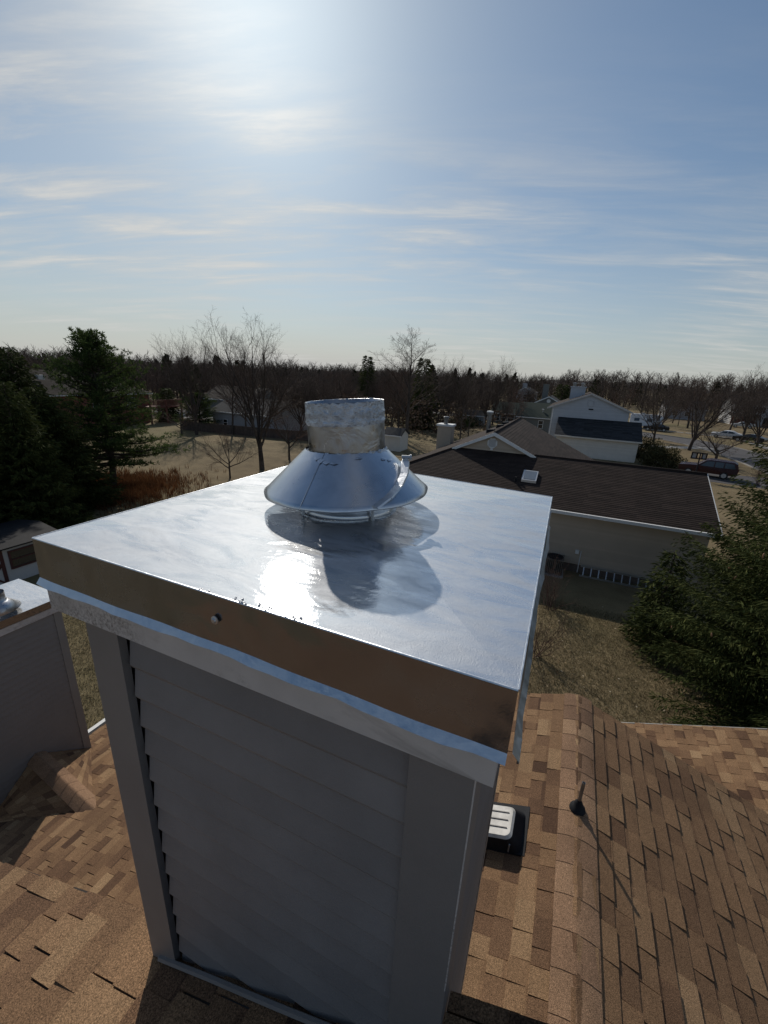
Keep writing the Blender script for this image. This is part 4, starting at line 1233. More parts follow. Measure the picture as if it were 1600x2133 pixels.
window(ls, 8.15, 9.0, .65, 1.3, X_ - .0, face='+x', fm=M_DRED)

# fence behind the left garden
fn = thing('wooden_fence', 'weathered brown board fence along the back of the left garden', 'fence', (-42, 44, 0))
A, B = np.array([-50.5, 43.6]), np.array([-28.0, 46.6]); nb_ = 150
d = (B - A) / np.linalg.norm(B - A)
for k in range(nb_):
    p = A + (B - A) * (k / nb_); q = p + d * .135
    n_ = np.array([-d[1], d[0]]) * .02; hh = 1.25 + random.uniform(-.02, .02)
    b = MB(); b.hexa([(*(p - n_), .02), (*(q - n_), .02), (*(q + n_), .02), (*(p + n_), .02), (*(p - n_), hh), (*(q - n_), hh), (*(q + n_), hh), (*(p + n_), hh)], random.random()); b.build('fence_board', M_FENCE, fn)
b = MB()
for z_ in (.35, 1.0):
    b.hexa([(*(A + d * 0 + [.0, .03]), z_), (*(B + [.0, .03]), z_), (*(B + [0, .07]), z_), (*(A + [0, .07]), z_), (*(A + [0, .03]), z_ + .08), (*(B + [0, .03]), z_ + .08), (*(B + [0, .07]), z_ + .08), (*(A + [0, .07]), z_ + .08)])
b.build('fence_rail', M_FENCE, fn)

# ------------------------------------------------------------------ vehicles
def car(name, label, loc, heading, prof, gl, paint, width=1.85, cat='car', wheels=((.95), (3.75)), wr=.36):
    """prof: side outline (x along, z); gl: list of side glass polygons; heading rotates about z"""
    t = thing(name, label, cat, loc)
    t.rotation_euler = (0, 0, heading)
    base = np.array(t.location)
    n = len(prof)
    hw = width / 2
    b = MB(); vs = []
    zmax = max(z for _, z in prof)
    for side in (-1, 1):
        for x, z in prof:
            tum = max(0, (z - .95)) * .20
            vs.append(base + [x, side * (hw - tum), z])
    for side in (-.8, .8):
        for x, z in prof:
            tum = max(0, (z - .95)) * .20
            vs.append(base + [x, side * (hw - tum), z + (.03 if z > .5 else 0)])
    order = [0, 2, 3, 1]
    fs = []
    for u, v in ((0, 2), (2, 3), (3, 1)):
        for i in range(n):
            j = (i + 1) % n; fs.append((u * n + i, u * n + j, v * n + j, v * n + i))
    fs += [tuple(range(n)), tuple(n + i for i in reversed(range(n)))]
    b.add(vs, fs); b.build('body', paint, t)
    b = MB()
    for poly in gl:
        for side in (-1, 1):
            b.prism([base + [x, side * (hw - max(0, z - .95) * .20 + .004), z] for x, z in poly], (0, side * .006, 0))
    b.build('side_windows', M_GLASS, t)
    for wx in wheels:
        for side in (-1, 1):
            M = Matrix.Translation(Vector(base + [wx, side * (hw - .1), wr])) @ Matrix.Rotation(PI / 2, 4, 'X')
            b = MB(); b.lathe([(.02, -.11), (wr * .95, -.11), (wr, -.08), (wr, .08), (wr * .95, .11), (.02, .11)], M, 20); w = b.build('wheel', M_TYRE, t)
            b = MB(); b.lathe([(.02, -.118), (wr * .6, -.118), (wr * .62, -.112)], M, 16); b.lathe([(.02, .118), (wr * .6, .118), (wr * .62, .112)], M, 16); b.build('rim', M_ALU, w)
    return t


suv_p = [(.05, .45), (0, .75), (.08, 1.0), (.95, 1.10), (1.55, 1.12), (2.25, 1.70), (2.6, 1.78), (4.55, 1.76), (4.85, 1.62), (4.98, 1.05), (5.0, .6), (4.9, .42)]
suv = car('parked_van', 'dark red sport utility wagon parked on the driveway beyond the brown roof', (11.2, 54.4, 0.016), math.radians(-14), suv_p,
          [[(1.85, 1.13), (2.35, 1.62), (2.95, 1.66), (2.95, 1.12)], [(3.05, 1.12), (3.05, 1.66), (3.75, 1.66), (3.75, 1.12)], [(3.85, 1.12), (3.85, 1.65), (4.55, 1.60), (4.75, 1.15)]], M_CARRED, 1.9, 'car', (.95, 3.95))
b = MB(); bs = np.array(suv.location)
for s_ in (-1, 1): b.box(bs[0] + 4.93, bs[0] + 5.02, bs[1] + s_ * .72 - .1, bs[1] + s_ * .72 + .1, bs[2] + .85, bs[2] + 1.15)
b.build('tail_light', M_LAMP, suv)
b = MB(); b.hexa([bs + [1.58, -.78, 1.135], bs + [1.58, .78, 1.135], bs + [2.24, .68, 1.69], bs + [2.24, -.68, 1.69], bs + [1.56, -.78, 1.15], bs + [1.56, .78, 1.15], bs + [2.22, .68, 1.705], bs + [2.22, -.68, 1.705]]); b.build('windscreen', M_GLASS, suv)
sed_p = [(.05, .4), (0, .65), (.1, .85), (1.2, .95), (1.9, 1.35), (2.4, 1.43), (3.3, 1.40), (4.0, 1.05), (4.6, .98), (4.7, .7), (4.62, .38)]
sg_ = [[(1.45, .96), (2.0, 1.32), (2.5, 1.36), (2.5, .96)], [(2.6, .96), (2.6, 1.36), (3.2, 1.33), (3.75, .98)]]
car('parked_sedan', 'silver sedan parked in front of the brick fronted house at the right', (36.0, 133.5, 0.0), math.radians(-10), sed_p, sg_, M_CARSIL, 1.8, 'car', (.9, 3.75), .33)
car('parked_sedan', 'white car parked at the far kerb where the street bends', (24.6, 101.0, 0.02), math.radians(-20), sed_p, sg_, M_CARWHT, 1.8, 'car', (.9, 3.75), .33)
car('parked_sedan', 'black car parked on the street right behind the white one', (27.2, 97.0, 0.02), math.radians(-35), sed_p, sg_, M_CARBLK, 1.8, 'car', (.9, 3.75), .33)
car('parked_sedan', 'dark car parked below the white camper beside the charcoal roof', (13.4, 104.2, 0.02), math.radians(-6), sed_p, sg_, M_CARBLK, 1.8, 'car', (.9, 3.75), .33)
rvp = [(0, .5), (0, 2.7), (.25, 2.95), (5.6, 2.95), (6.2, 2.5), (6.3, 2.1), (6.0, 1.9), (6.1, .9), (6.0, .5)]
rvv = car('camper', 'white camper van parked by the pale blue house across the street', (11.2, 109, 0.0), math.radians(-4), rvp, [[(.8, 1.5), (.8, 2.1), (1.8, 2.1), (1.8, 1.5)], [(3.2, 1.5), (3.2, 2.1), (4.2, 2.1), (4.2, 1.5)]], M_CARWHT, 2.3, 'camper', (1.3, 4.9), .4)
b = MB(); bs = np.array(rvv.location); b.box(bs[0] + 1.8, bs[0] + 2.7, bs[1] - .35, bs[1] + .35, bs[2] + 2.95, bs[2] + 3.2); b.build('roof_unit', M_ALU, rvv)

# basketball hoop seen from behind
hp_ = PY(1455, 962, 51.5)
hoop = thing('basketball_hoop', 'black framed basketball backboard seen from behind above the red car', 'basketball hoop', (hp_[0], 51.5, 0))
hx = hp_[0]
b = MB(); b.tube([(hx, 51.3, 0), (hx, 51.5, 2.6)], .06, 8); b.build('pole', M_BLACK, hoop)
zb0, zb1 = PY(1440, 955, 51.5)[2], PY(1440, 941, 51.5)[2]
w0, w1 = PY(1440, 948, 51.5)[0], PY(1473, 948, 51.5)[0]
b = MB()
for bx in ((w0, w1, zb1 - .11, zb1), (w0, w1, zb0, zb0 + .11)): b.box(bx[0], bx[1], 51.45, 51.52, bx[2], bx[3])
for x_ in (w0, (w0 * 2 + w1) / 3, (w0 + 2 * w1) / 3, w1 - .06): b.box(x_, x_ + .11, 51.452, 51.518, zb0, zb1)
b.build('backboard_frame', M_BLACK, hoop)
b = MB(); b.box(w0 + .06, (w0 * 2 + w1) / 3, 51.55, 51.57, zb0 + .06, zb1 - .06); b.build('backboard_panel', M_GSID, hoop)
b = MB(); b.box((w0 + 2 * w1) / 3 + .06, w1 - .06, 51.55, 51.57, zb0 + .06, zb1 - .06); b.build('backboard_panel', M_GSID, hoop)
b = MB(); b.lathe([(.22, 0), (.24, 0), (.24, .02), (.22, .02)], Matrix.Translation(Vector((hx, 51.95, zb0 + .1))), 16, closed=True); b.build('rim', M_LAMP, hoop)

# ------------------------------------------------------------------ bare trees
def prisms(P0, P1, r0, r1, sides):
    """arrays of tapered prisms -> V, T"""
    P0, P1 = np.asarray(P0, float), np.asarray(P1, float); r0 = np.asarray(r0); r1 = np.asarray(r1)
    d = P1 - P0; ln = np.linalg.norm(d, axis=1, keepdims=True) + 1e-9; d = d / ln
    ref = np.where(np.abs(d[:, 2:3]) > .9, np.array([[1.0, 0, 0]]), np.array([[0, 0, 1.0]]))
    a = np.cross(d, ref); a /= np.linalg.norm(a, axis=1, keepdims=True); b_ = np.cross(d, a)
    n = len(P0); V = np.zeros((n, 2 * sides, 3))
    for k in range(sides):
        th = 2 * PI * k / sides; o = a * math.cos(th) + b_ * math.sin(th)
        V[:, k] = P0 + o * r0[:, None]; V[:, sides + k] = P1 + o * r1[:, None]
    T = []
    for k in range(sides):
        j = (k + 1) % sides; T += [(k, j, sides + j), (k, sides + j, sides + k)]
    T = np.array(T)[None] + (np.arange(n) * 2 * sides)[:, None, None]
    return V.reshape(-1, 3), T.reshape(-1, 3)


class Tree:
    def __init__(s, seed): s.r = random.Random(seed); s.seg = []

    def grow(s, p, d, ln, r, lev, P):
        R = s.r; n = P['n'][lev]; pts = [p]; rr = [r]
        d = np.array(d, float)
        for i in range(n):
            d = d + np.array([R.gauss(0, 1), R.gauss(0, 1), R.gauss(0, 1)]) * P['wob'][lev] + np.array([0, 0, P['up'][lev]])
            d /= np.linalg.norm(d)
            q = pts[-1] + d * ln / n; r2 = r * (1 - (i + 1) / n * (1 - P['tip'][lev]))
            s.seg.append((pts[-1], q, rr[-1], r2, lev)); pts.append(q); rr.append(r2)
        if lev + 1 < len(P['kids']) + 1 and lev < len(P['kids']):
            kds = P['kids'][lev]
            for k in range(kds):
                t = P['t0'][lev] + (1 - P['t0'][lev]) * (k + R.random() * .8) / kds
                t = min(t, .99)
                i = min(int(t * n), n - 1); f = t * n - i
                o = pts[i] * (1 - f) + pts[i + 1] * f
                dd = pts[i + 1] - pts[i]; dd /= np.linalg.norm(dd)
                az = R.random() * 2 * PI if lev else (k * 2.4 + R.random() * .6)
                a = np.cross(dd, [0.3, .2, 1.0]) if abs(dd[2]) < .9 else np.cross(dd, [1.0, 0, 0]); a /= np.linalg.norm(a); b_ = np.cross(dd, a)
                sd = a * math.cos(az) + b_ * math.sin(az)
                ang = math.radians(R.uniform(*P['ang'][lev]))
                nd = dd * math.cos(ang) + sd * math.sin(ang)
                shape = P['shape'][lev] if lev < len(P['shape']) else .6
                nl = ln * shape * (1.12 - .55 * t if lev else (1.0 - P['ltap'] * t)) * R.uniform(.8, 1.15)
                s.grow(o, nd, nl, max(rr[i] * P['rk'][lev], P['rmin']), lev + 1, P)
        return s

    def meshes(s, name):
        seg = s.seg
        big = [g for g in seg if g[4] <= 1]; small = [g for g in seg if g[4] > 1]
        out = []
        for nm, L_, sides in (('trunk', big, 6), ('crown', small, 3)):
            V, T = prisms([g[0] for g in L_], [g[1] for g in L_], [g[2] for g in L_], [g[3] for g in L_], sides)
            tint = np.repeat(rng.random(len(L_)), sides * 2)
            out.append(np_mesh(name + '_' + nm, V, T, tint))
        return out


VASE = dict(n=[4, 6, 5, 3, 2], wob=[.03, .06, .09, .12, .15], up=[.0, .07, .05, .04, .02], tip=[.6, .25, .25, .3, .4], kids=[9, 11, 8, 5], t0=[.35, .18, .15, .2],
            ang=[(14, 36), (18, 38), (22, 48), (25, 55)], shape=[2.6, .55, .5, .5], ltap=.25, rk=[.55, .5, .5, .6], rmin=.0055)
OVAL = dict(n=[9, 5, 4, 3, 2], wob=[.03, .07, .1, .13, .15], up=[.03, .09, .06, .05, .02], tip=[.15, .25, .3, .3, .4], kids=[19, 8, 6, 5], t0=[.26, .2, .15, .2],
            ang=[(30, 55), (22, 45), (25, 50), (25, 55)], shape=[.50, .55, .5, .5], ltap=.55, rk=[.42, .5, .5, .6], rmin=.006)
SPREAD = dict(n=[3, 6, 5, 3, 2], wob=[.05, .10, .12, .15, .15], up=[.0, .02, .03, .03, .02], tip=[.7, .25, .25, .3, .4], kids=[6, 8, 7, 5], t0=[.55, .2, .15, .2],
              ang=[(40, 68), (22, 48), (25, 55), (25, 60)], shape=[2.2, .55, .5, .5], ltap=.1, rk=[.55, .5, .5, .6], rmin=.006)
protos = {}


def bare_proto(key, P, h, r, seed, twig):
    t = Tree(seed); t.grow(np.zeros(3), (0, 0, 1), h, r, 0, P)
    z = max(g[1][2] for g in t.seg)
    protos[key] = (t.meshes(key), z, twig)


bare_proto('vase_a', VASE, 3.3, .22, 44, M_TWIG)
bare_proto('vase_b', VASE, 3.6, .20, 8, M_TWIG)
bare_proto('oval_a', OVAL, 12.0, .20, 21, M_TWIG)
bare_proto('oval_b', OVAL, 12.0, .19, 34, M_RTWIG)
bare_proto('spread_a', SPREAD, 2.0, .20, 5, M_TWIG)
bare_proto('spread_b', SPREAD, 2.2, .16, 15, M_RTWIG)


def bare_tree(key, x, y, h, label, group=None, rot=None, sxy=1.0, name='bare_tree', cat='tree'):
    (mt, mc), z, tw = protos[key]
    t = thing(name, label, cat, (x, y, 0), group)
    s = h / z; t.scale = (s * sxy, s * sxy, s); t.rotation_euler = (0, 0, random.random() * 6.28 if rot is None else rot)
    for nm, me, m in (('trunk', mt, M_BARK), ('crown', mc, tw)):
        if not me.materials: me.materials.append(m)
        o = bpy.data.objects.new(nm, me); C.objects.link(o); o.parent = t
    return t


bare_tree('vase_a', -25.2, 30.0, 13.6, 'tall bare tree forking low into many long limbs behind the metal cap', rot=.6, sxy=1.15)
bare_tree('spread_b', -25.2, 26.0, 4.9, 'small slim bare tree standing left of the forking one on the lawn', rot=2.0, sxy=.8)
bare_tree('vase_b', -45.5, 41.5, 14.2, 'bare tree with a fine rounded crown left of the forking one', rot=1.0)
bare_tree('spread_b', -26.0, 35.2, 7.0, 'thin bare tree half hidden behind the cone hood', rot=4.0, sxy=.8)
bare_tree('oval_a', -20.0, 52.7, 14.6, 'big pale bare tree with an oval crown just right of the flue pipe', rot=.4, sxy=1.6)
bare_tree('vase_b', -20.5, 81.0, 13.4, 'bare tree with a loose crown second right of the flue pipe', rot=2.6)
bare_tree('vase_a', -14.9, 87.6, 13.6, 'fan shaped bare tree standing above the sunroom roof', rot=3.6, sxy=.78)
bare_tree('vase_b', 16.2, 75.2, 11.0, 'dense brown bare tree behind the black basketball backboard', rot=4.4, sxy=1.45)
bare_tree('vase_a', 12.8, 84.0, 9.5, 'brown bare tree at the corner of the charcoal garage roof, before the camper', rot=1.1, sxy=1.3)
bare_tree('vase_b', 28.0, 88.0, 10.5, 'wide bare tree on the verge inside the bend of the street', rot=2.2, sxy=1.35)
bare_tree('oval_b', 24.0, 118.0, 11.5, 'reddish bare tree behind the white car at the bend', rot=.2, sxy=1.5)
bare_tree('vase_b', 33.0, 122.0, 11.0, 'bare tree just left of the silver sedan', rot=5.2, sxy=1.3)
bare_tree('oval_a', 15.5, 128.0, 11.0, 'bare tree rising behind the white camper roof', rot=1.2, sxy=1.5)
bare_tree('spread_a', 16.6, 63.4, 5.4, 'low spreading bare tree with thick curved limbs behind the red car', rot=.9, sxy=1.15)
bare_tree('vase_a', 30.5, 104.0, 14.0, 'tall bare tree with upswept limbs in front of the brick fronted house', rot=1.9, sxy=1.1)
bare_tree('vase_b', 18.6, 116, 12.0, 'rounded bare tree beside the white camper', rot=5.0, sxy=1.1)
bare_tree('oval_b', -48.5, 55.0, 9.0, 'bare tree directly behind the low grey white house', rot=2.2)
bare_tree('spread_b', -46.5, 40.0, 5.2, 'low twiggy tree beside the red timber deck', rot=1.4, sxy=1.1)
bare_tree('oval_a', -40.5, 45.3, 8.6, 'slender bare tree in front of the fence before the pale house', rot=.7, sxy=1.4)
bare_tree('vase_b', -35.0, 50.5, 9.5, 'bare tree hiding the right end of the pale house', rot=3.1, sxy=1.25)
bare_tree('oval_b', -31.0, 55.0, 9.5, 'reddish bare tree seen behind the left edge of the flue pipe', rot=1.9, sxy=1.4)
bare_tree('oval_b', -24, 60, 10.5, 'reddish bare tree directly left of the big pale oval one', rot=.3, sxy=1.2)
# individual trees of the belt between the gardens
belt = []
spots = 0
tries = 0
kinds = ['vase_a', 'vase_b', 'oval_a', 'oval_b']
houses_boxes = [(-12, 7, 19, 38), (-3.5, 8.5, 56, 76), (-10.5, -2, 78, 108), (-17, -10, 92, 102), (-20, -13, 150, 165), (-49.5, -37, 46, 57), (-73, -57, 20, 52), (36, 52, 128, 156), (-67, -53, 60, 73), (10, 18, 100, 112), (20, 36, 20, 104)]
while spots < 120 and tries < 6000:
    tries += 1
    az = math.radians(random.uniform(-66, 19)); dist = random.uniform(56, 170)
    x, y = dist * math.sin(az), dist * math.cos(az)
    if y < 40: continue
    if any(a - 1 < x < b_ + 1 and c - 1 < y < d_ + 1 for a, b_, c, d_ in houses_boxes): continue
    if any(math.hypot(x - p[0], y - p[1]) < 4.5 for p in belt): continue
    if az > math.radians(-6) and dist < 118: continue
    if az < math.radians(-45) and dist < 80: continue
    belt.append((x, y))
    kd = random.choice(kinds)
    hh = random.uniform(7.6, 10.6)
    if az > math.radians(2): hh *= .9
    bare_tree(kd, x, y, hh, 'brown leafless tree in the tangled belt of trees beyond the gardens', 'leafless trees in the belt beyond the gardens', sxy=random.uniform(.9, 1.25))
    spots += 1

# ------------------------------------------------------------------ evergreens
def spruce_mesh(name, h, rmax, nbr, seed, droop=.35, dens=1.0, spray=.22, lift=0.0, base=.0, power=.8, gap=.0):
    r = np.random.default_rng(seed)
    P0 = []; P1 = []; W = []; tint = []
    wood0 = []; wood1 = []; wr = []
    for i in range(nbr):
        f = (i + r.random()) / nbr                    # 0 bottom 1 top
        z = base * h + f * (h - base * h) * .985
        R = rmax * (1 - f) ** power * r.uniform(.80, 1.04) + .10
        if r.random() < gap: continue
        az = i * 2.39996 + r.normal(0, .3)
        d = np.array([math.cos(az), math.sin(az), 0]); sd = np.array([-d[1], d[0], 0])
        pitch = (.55 * f - droop * (1 - f)) + lift
        m = max(3, int(R / .11 * dens))
        t = np.linspace(.12, 1, m)
        cx = np.outer(t * R, d) + np.array([0, 0, 1.0]) * (z + pitch * t * R + .22 * R * t ** 2.2)[:, None]
        wood0.append(np.array([0, 0, z])); wood1.append(cx[int(m * .6)]); wr.append(.010 + R * .005)
        for k in range(m):
            ls = R * .36 * (1.12 - t[k]) * r.uniform(.6, 1.2) + spray * .8
            for s_ in (-1, 1):
                bd = sd * s_ * .85 + d * .6 + np.array([0, 0, -.22 + r.normal(0, .12)]); bd /= np.linalg.norm(bd)
                ns = max(1, int(ls / (spray * .55)))
                for q in range(int(ns * 1.4) + 1):
                    o = cx[k] + bd * ls * r.random() + r.normal(0, .035, 3)
                    sub = bd * .8 + d * r.uniform(-.1, .5) + np.array([0, 0, r.uniform(-.55, .12)]) + r.normal(0, .24, 3)
                    sub /= np.linalg.norm(sub)
                    l2 = spray * r.uniform(.9, 1.7)
                    P0.append(o); P1.append(o + sub * l2); W.append(spray * r.uniform(.10, .18))
                    tint.append(np.clip(.42 + .2 * t[k] + r.normal(0, .2), 0, 1))
    P0 = np.array(P0); P1 = np.array(P1); W = np.array(W)
    d = P1 - P0; d /= np.linalg.norm(d, axis=1, keepdims=True)
    rv = r.normal(0, 1, P0.shape); a = np.cross(d, rv); a /= np.linalg.norm(a, axis=1, keepdims=True)
    mid = P0 * .45 + P1 * .55
    n = len(P0)
    V = np.stack([P0, mid + a * W[:, None], P1, mid - a * W[:, None]], 1).reshape(-1, 3)
    T = (np.array([(0, 1, 2), (0, 2, 3)])[None] + (np.arange(n) * 4)[:, None, None]).reshape(-1, 3)
    tint = np.repeat(np.array(tint), 2)
    crown = np_mesh(name + '_crown', V, T, tint)
    seg0 = [np.array([0, 0, z]) for z in np.linspace(0, h * .97, 9)[:-1]]; seg1 = [np.array([0, 0, z]) for z in np.linspace(0, h * .97, 9)[1:]]
    rt = np.linspace(h * .016, .015, 9)
    V1, T1 = prisms(seg0 + wood0, seg1 + wood1, list(rt[:-1]) + wr, list(rt[1:]) + [.004] * len(wr), 6)
    trunk = np_mesh(name + '_trunk', V1, T1, np.full(len(T1), .5))
    return trunk, crown


def conifer(meshes, x, y, label, mat, group=None, rot=0, sc=(1, 1, 1), name='spruce_tree', lean=(0, 0)):
    t = thing(name, label, 'tree', (x, y, 0), group)
    t.rotation_euler = (lean[0], lean[1], rot); t.scale = sc
    for nm, me, m in (('trunk', meshes[0], M_BARK), ('crown', meshes[1], mat)):
        if not me.materials: me.materials.append(m)
        o = bpy.data.objects.new(nm, me); C.objects.link(o); o.parent = t
    return t


sp_near = spruce_mesh('near_spruce', 12.2, 5.4, 860, 5, droop=.16, dens=.72, spray=.115, power=.66)
big = conifer(sp_near, 8.0, 13.3, 'large dark green spruce with tan cones at the right edge', M_SPRUCE, rot=.4)
# seed cones hanging on it
for k in range(26):
    az = random.uniform(2.6, 4.4); z_ = random.uniform(1.8, 6.0)
    rr_ = 5.5 * (1 - z_ / 12.2) ** .66 * random.uniform(.86, 1.0)
    p = np.array([8.0 + rr_ * math.cos(az), 13.3 + rr_ * math.sin(az), z_])
    b = MB(); b.lathe([(.004, .07), (.016, .05), (.022, .0), (.017, -.05), (.003, -.075)], Matrix.Translation(Vector(p)) @ Matrix.Rotation(random.uniform(-.5, .5), 4, 'X'), 7)
    b.build('seed_cone', M_CONE, big, smooth=True)
sp_small = spruce_mesh('side_spruce', 3.6, .9, 120, 9, droop=.1, dens=1.0, spray=.17)
conifer(sp_small, 3.75, 15.6, 'slim young evergreen leaning on the left flank of the large spruce', M_SPRUCE, sc=(1, 1, 1))
sp_left = spruce_mesh('left_spruce', 11.0, 4.2, 260, 12, droop=.30, dens=.8, spray=.27)
conifer(sp_left, -31.0, 9.5, 'huge black green spruce filling the left edge, nearest of the left evergreens', M_SPRUCE, rot=1)
conifer(sp_left, -27.5, 14.2, 'lower dark spruce between the left edge and the white pine', M_SPRUCE, rot=2.2, sc=(.9, .9, .66))
conifer(sp_left, -25.5, 8.6, 'black green spruce behind the left corner of the metal cap', M_SPRUCE, rot=3.9, sc=(.85, .85, .62))
conifer(sp_left, -24.6, 5.6, 'black green spruce right behind the tudor shed', M_SPRUCE, rot=2.9, sc=(.75, .75, .60))
conifer(sp_left, -24.4, 11.4, 'short black spruce in front of the taller dark ones, shading the tudor shed', M_SPRUCE, rot=.3, sc=(.62, .62, .70))
conifer(sp_left, -36.0, 17.5, 'tall dark spruce behind the others at the far left', M_SPRUCE, rot=5.1, sc=(.9, .9, .86))


def pine_mesh(name, h, rmax, nbr, seed, base=.16):
    r = np.random.default_rng(seed)
    P0 = []; P1 = []; W = []; tint = []; w0 = []; w1 = []; wr = []
    for i in range(nbr):
        f = (i + r.random()) / nbr
        z = h * (base + (1 - base) * f * .97)
        prof = (1.0 - .25 * max(0, .12 - f) / .12) if f < .22 else (.62 + .10 * math.sin(f * 20) if f < .6 else (1 - f) * 1.45 + .10)
        R = rmax * max(.16, min(1, prof)) * r.uniform(.6, 1.15)
        az = i * 2.39996 + r.normal(0, .5)
        d = np.array([math.cos(az), math.sin(az), 0])
        pitch = -.05 + .75 * f ** 1.6
        tip = np.array([0, 0, z]) + d * R + np.array([0, 0, pitch * R + .12 * R])
        m_ = np.array([0, 0, z]) + d * R * .5 + np.array([0, 0, pitch * R * .42])
        w0 += [np.array([0, 0, z]), m_]; w1 += [m_, tip]; wr += [(.035 + R * .010, .02 + R * .006), (.02 + R * .006, .008)]
        nc = int(9 + R * 7)
        for k in range(nc):
            t = r.uniform(.30, 1.02)
            o = (np.array([0, 0, z]) * (1 - t) ** 2 + 2 * t * (1 - t) * m_ + t * t * tip) + r.normal(0, 1, 3) * np.array([.30, .30, .10]) * (.35 + R * .16)
            up = np.array([d[0] * .5, d[1] * .5, .9])
            for q in range(11):
                nd = up * .6 + r.normal(0, .75, 3); nd /= np.linalg.norm(nd)
                l2 = r.uniform(.16, .30); P0.append(o); P1.append(o + nd * l2); W.append(.022)
                tint.append(np.clip(.42 + r.normal(0, .2) + .15 * (t - .6), 0, 1))
    P0 = np.array(P0); P1 = np.array(P1); W = np.array(W); n = len(P0)
    d = P1 - P0; d /= np.linalg.norm(d, axis=1, keepdims=True)
    a = np.cross(d, r.normal(0, 1, P0.shape)); a /= np.linalg.norm(a, axis=1, keepdims=True)
    mid = P0 * .4 + P1 * .6
    V = np.stack([P0, mid + a * W[:, None], P1, mid - a * W[:, None]], 1).reshape(-1, 3)
    T = (np.array([(0, 1, 2), (0, 2, 3)])[None] + (np.arange(n) * 4)[:, None, None]).reshape(-1, 3)
    crown = np_mesh(name + '_crown', V, T, np.repeat(np.array(tint), 2))
    zz = np.linspace(0, h * .97, 10); off = np.stack([.18 * np.sin(zz * .5), .12 * np.cos(zz * .4) - .12, zz], 1)
    rt = np.linspace(.24, .03, 10)
    V1, T1 = prisms(list(off[:-1]) + w0, list(off[1:]) + w1, list(rt[:-1]) + [q[0] for q in wr], list(rt[1:]) + [q[1] for q in wr], 6)
    return np_mesh(name + '_trunk', V1, T1, np.full(len(T1), .4)), crown


pn = pine_mesh('white_pine', 10.4, 4.9, 175, 4)
conifer(pn, -29.6, 19.1, 'airy white pine with a bare lower trunk rising out of rusty ferns', M_PINE, name='pine_tree', rot=1.2)
conifer(pn, -49.5, 46.0, 'flat topped green pine beside the red timber deck', M_PINE, name='pine_tree', rot=3.2, sc=(.8, .8, .48))
# distant conifers
far_c = spruce_mesh('far_conifer', 10, 2.2, 120, 31, droop=.15, dens=.5, spray=.5)
for (px_, top, dist, hh, lab) in ((767, 740, 95, 0, 'dark pointed conifer on the skyline left of the big oval bare tree'), (885, 745, 75, 0, 'narrow dark conifer standing inside the big oval bare tree'), (345, 808, 78, 0, 'dark round topped evergreen beside the brick house wing'), (1175, 800, 105, 0, 'broad dark evergreen behind the pale blue house chimney'), (1220, 815, 118, 0, 'second dark evergreen right of the pale blue house chimney')):
    v = ray(px_, top); v = v / math.hypot(v[0], v[1]); tp = EYE + v * dist
    s = max(.3, tp[2] / 10)
    wd = 1.0 if top < 790 else 1.7
    conifer(far_c, tp[0], tp[1], lab, M_SPRUCE, rot=px_, sc=(s * wd, s * wd, s))
conifer(far_c, 47.0, 134, 'dark evergreen partly covering the brick fronted house at the right edge', M_SPRUCE, rot=.4, sc=(1.1, 1.1, .95))

# ------------------------------------------------------------------ shrubs
def leaf_blob(name, label, cx, cy, w, d, h, n, mat, leaf=.10, group=None, twigs=30, cat='bush', tw=None):
    t = thing(name, label, cat, (cx, cy, 0), group)
    r = np.random.default_rng(int(abs(cx * 31 + cy * 17)) + 1)
    u = r.normal(0, 1, (n, 3)); u /= np.linalg.norm(u, axis=1, keepdims=True); u[:, 2] = np.abs(u[:, 2])
    rad = r.uniform(.55, 1.05, n) * (1 + .22 * np.sin(u[:, 0] * 5 + cx) * np.cos(u[:, 1] * 4 + u[:, 2] * 6))
    P = u * rad[:, None] * np.array([w / 2, d / 2, h])
    a = r.normal(0, 1, (n, 3)); a /= np.linalg.norm(a, axis=1, keepdims=True); b_ = np.cross(a, r.normal(0, 1, (n, 3))); b_ /= np.linalg.norm(b_, axis=1, keepdims=True)
    s = (leaf * r.uniform(.6, 1.4, n))[:, None]
    V = np.stack([P - a * s, P + b_ * s * .45, P + a * s, P - b_ * s * .45], 1).reshape(-1, 3)
    T = (np.array([(0, 1, 2), (0, 2, 3)])[None] + (np.arange(n) * 4)[:, None, None]).reshape(-1, 3)
    me = np_mesh('foliage', V, T, np.repeat(np.clip(r.normal(.5, .22, n), 0, 1), 2)); me.materials.append(mat)
    o = bpy.data.objects.new('foliage', me); C.objects.link(o); o.parent = t
    ends = u[:twigs] * np.array([w / 2, d / 2, h]) * r.uniform(.8, 1.15, (twigs, 1))
    V, T = prisms(np.zeros((twigs, 3)) + r.normal(0, .05, (twigs, 3)) * [1, 1, 0], ends, np.full(twigs, .016), np.full(twigs, .004), 4)
    me = np_mesh('stem', V, T, np.full(len(T), .5)); me.materials.append(M_TWIG)
    o = bpy.data.objects.new('stem', me); C.objects.link(o); o.parent = t
    return t


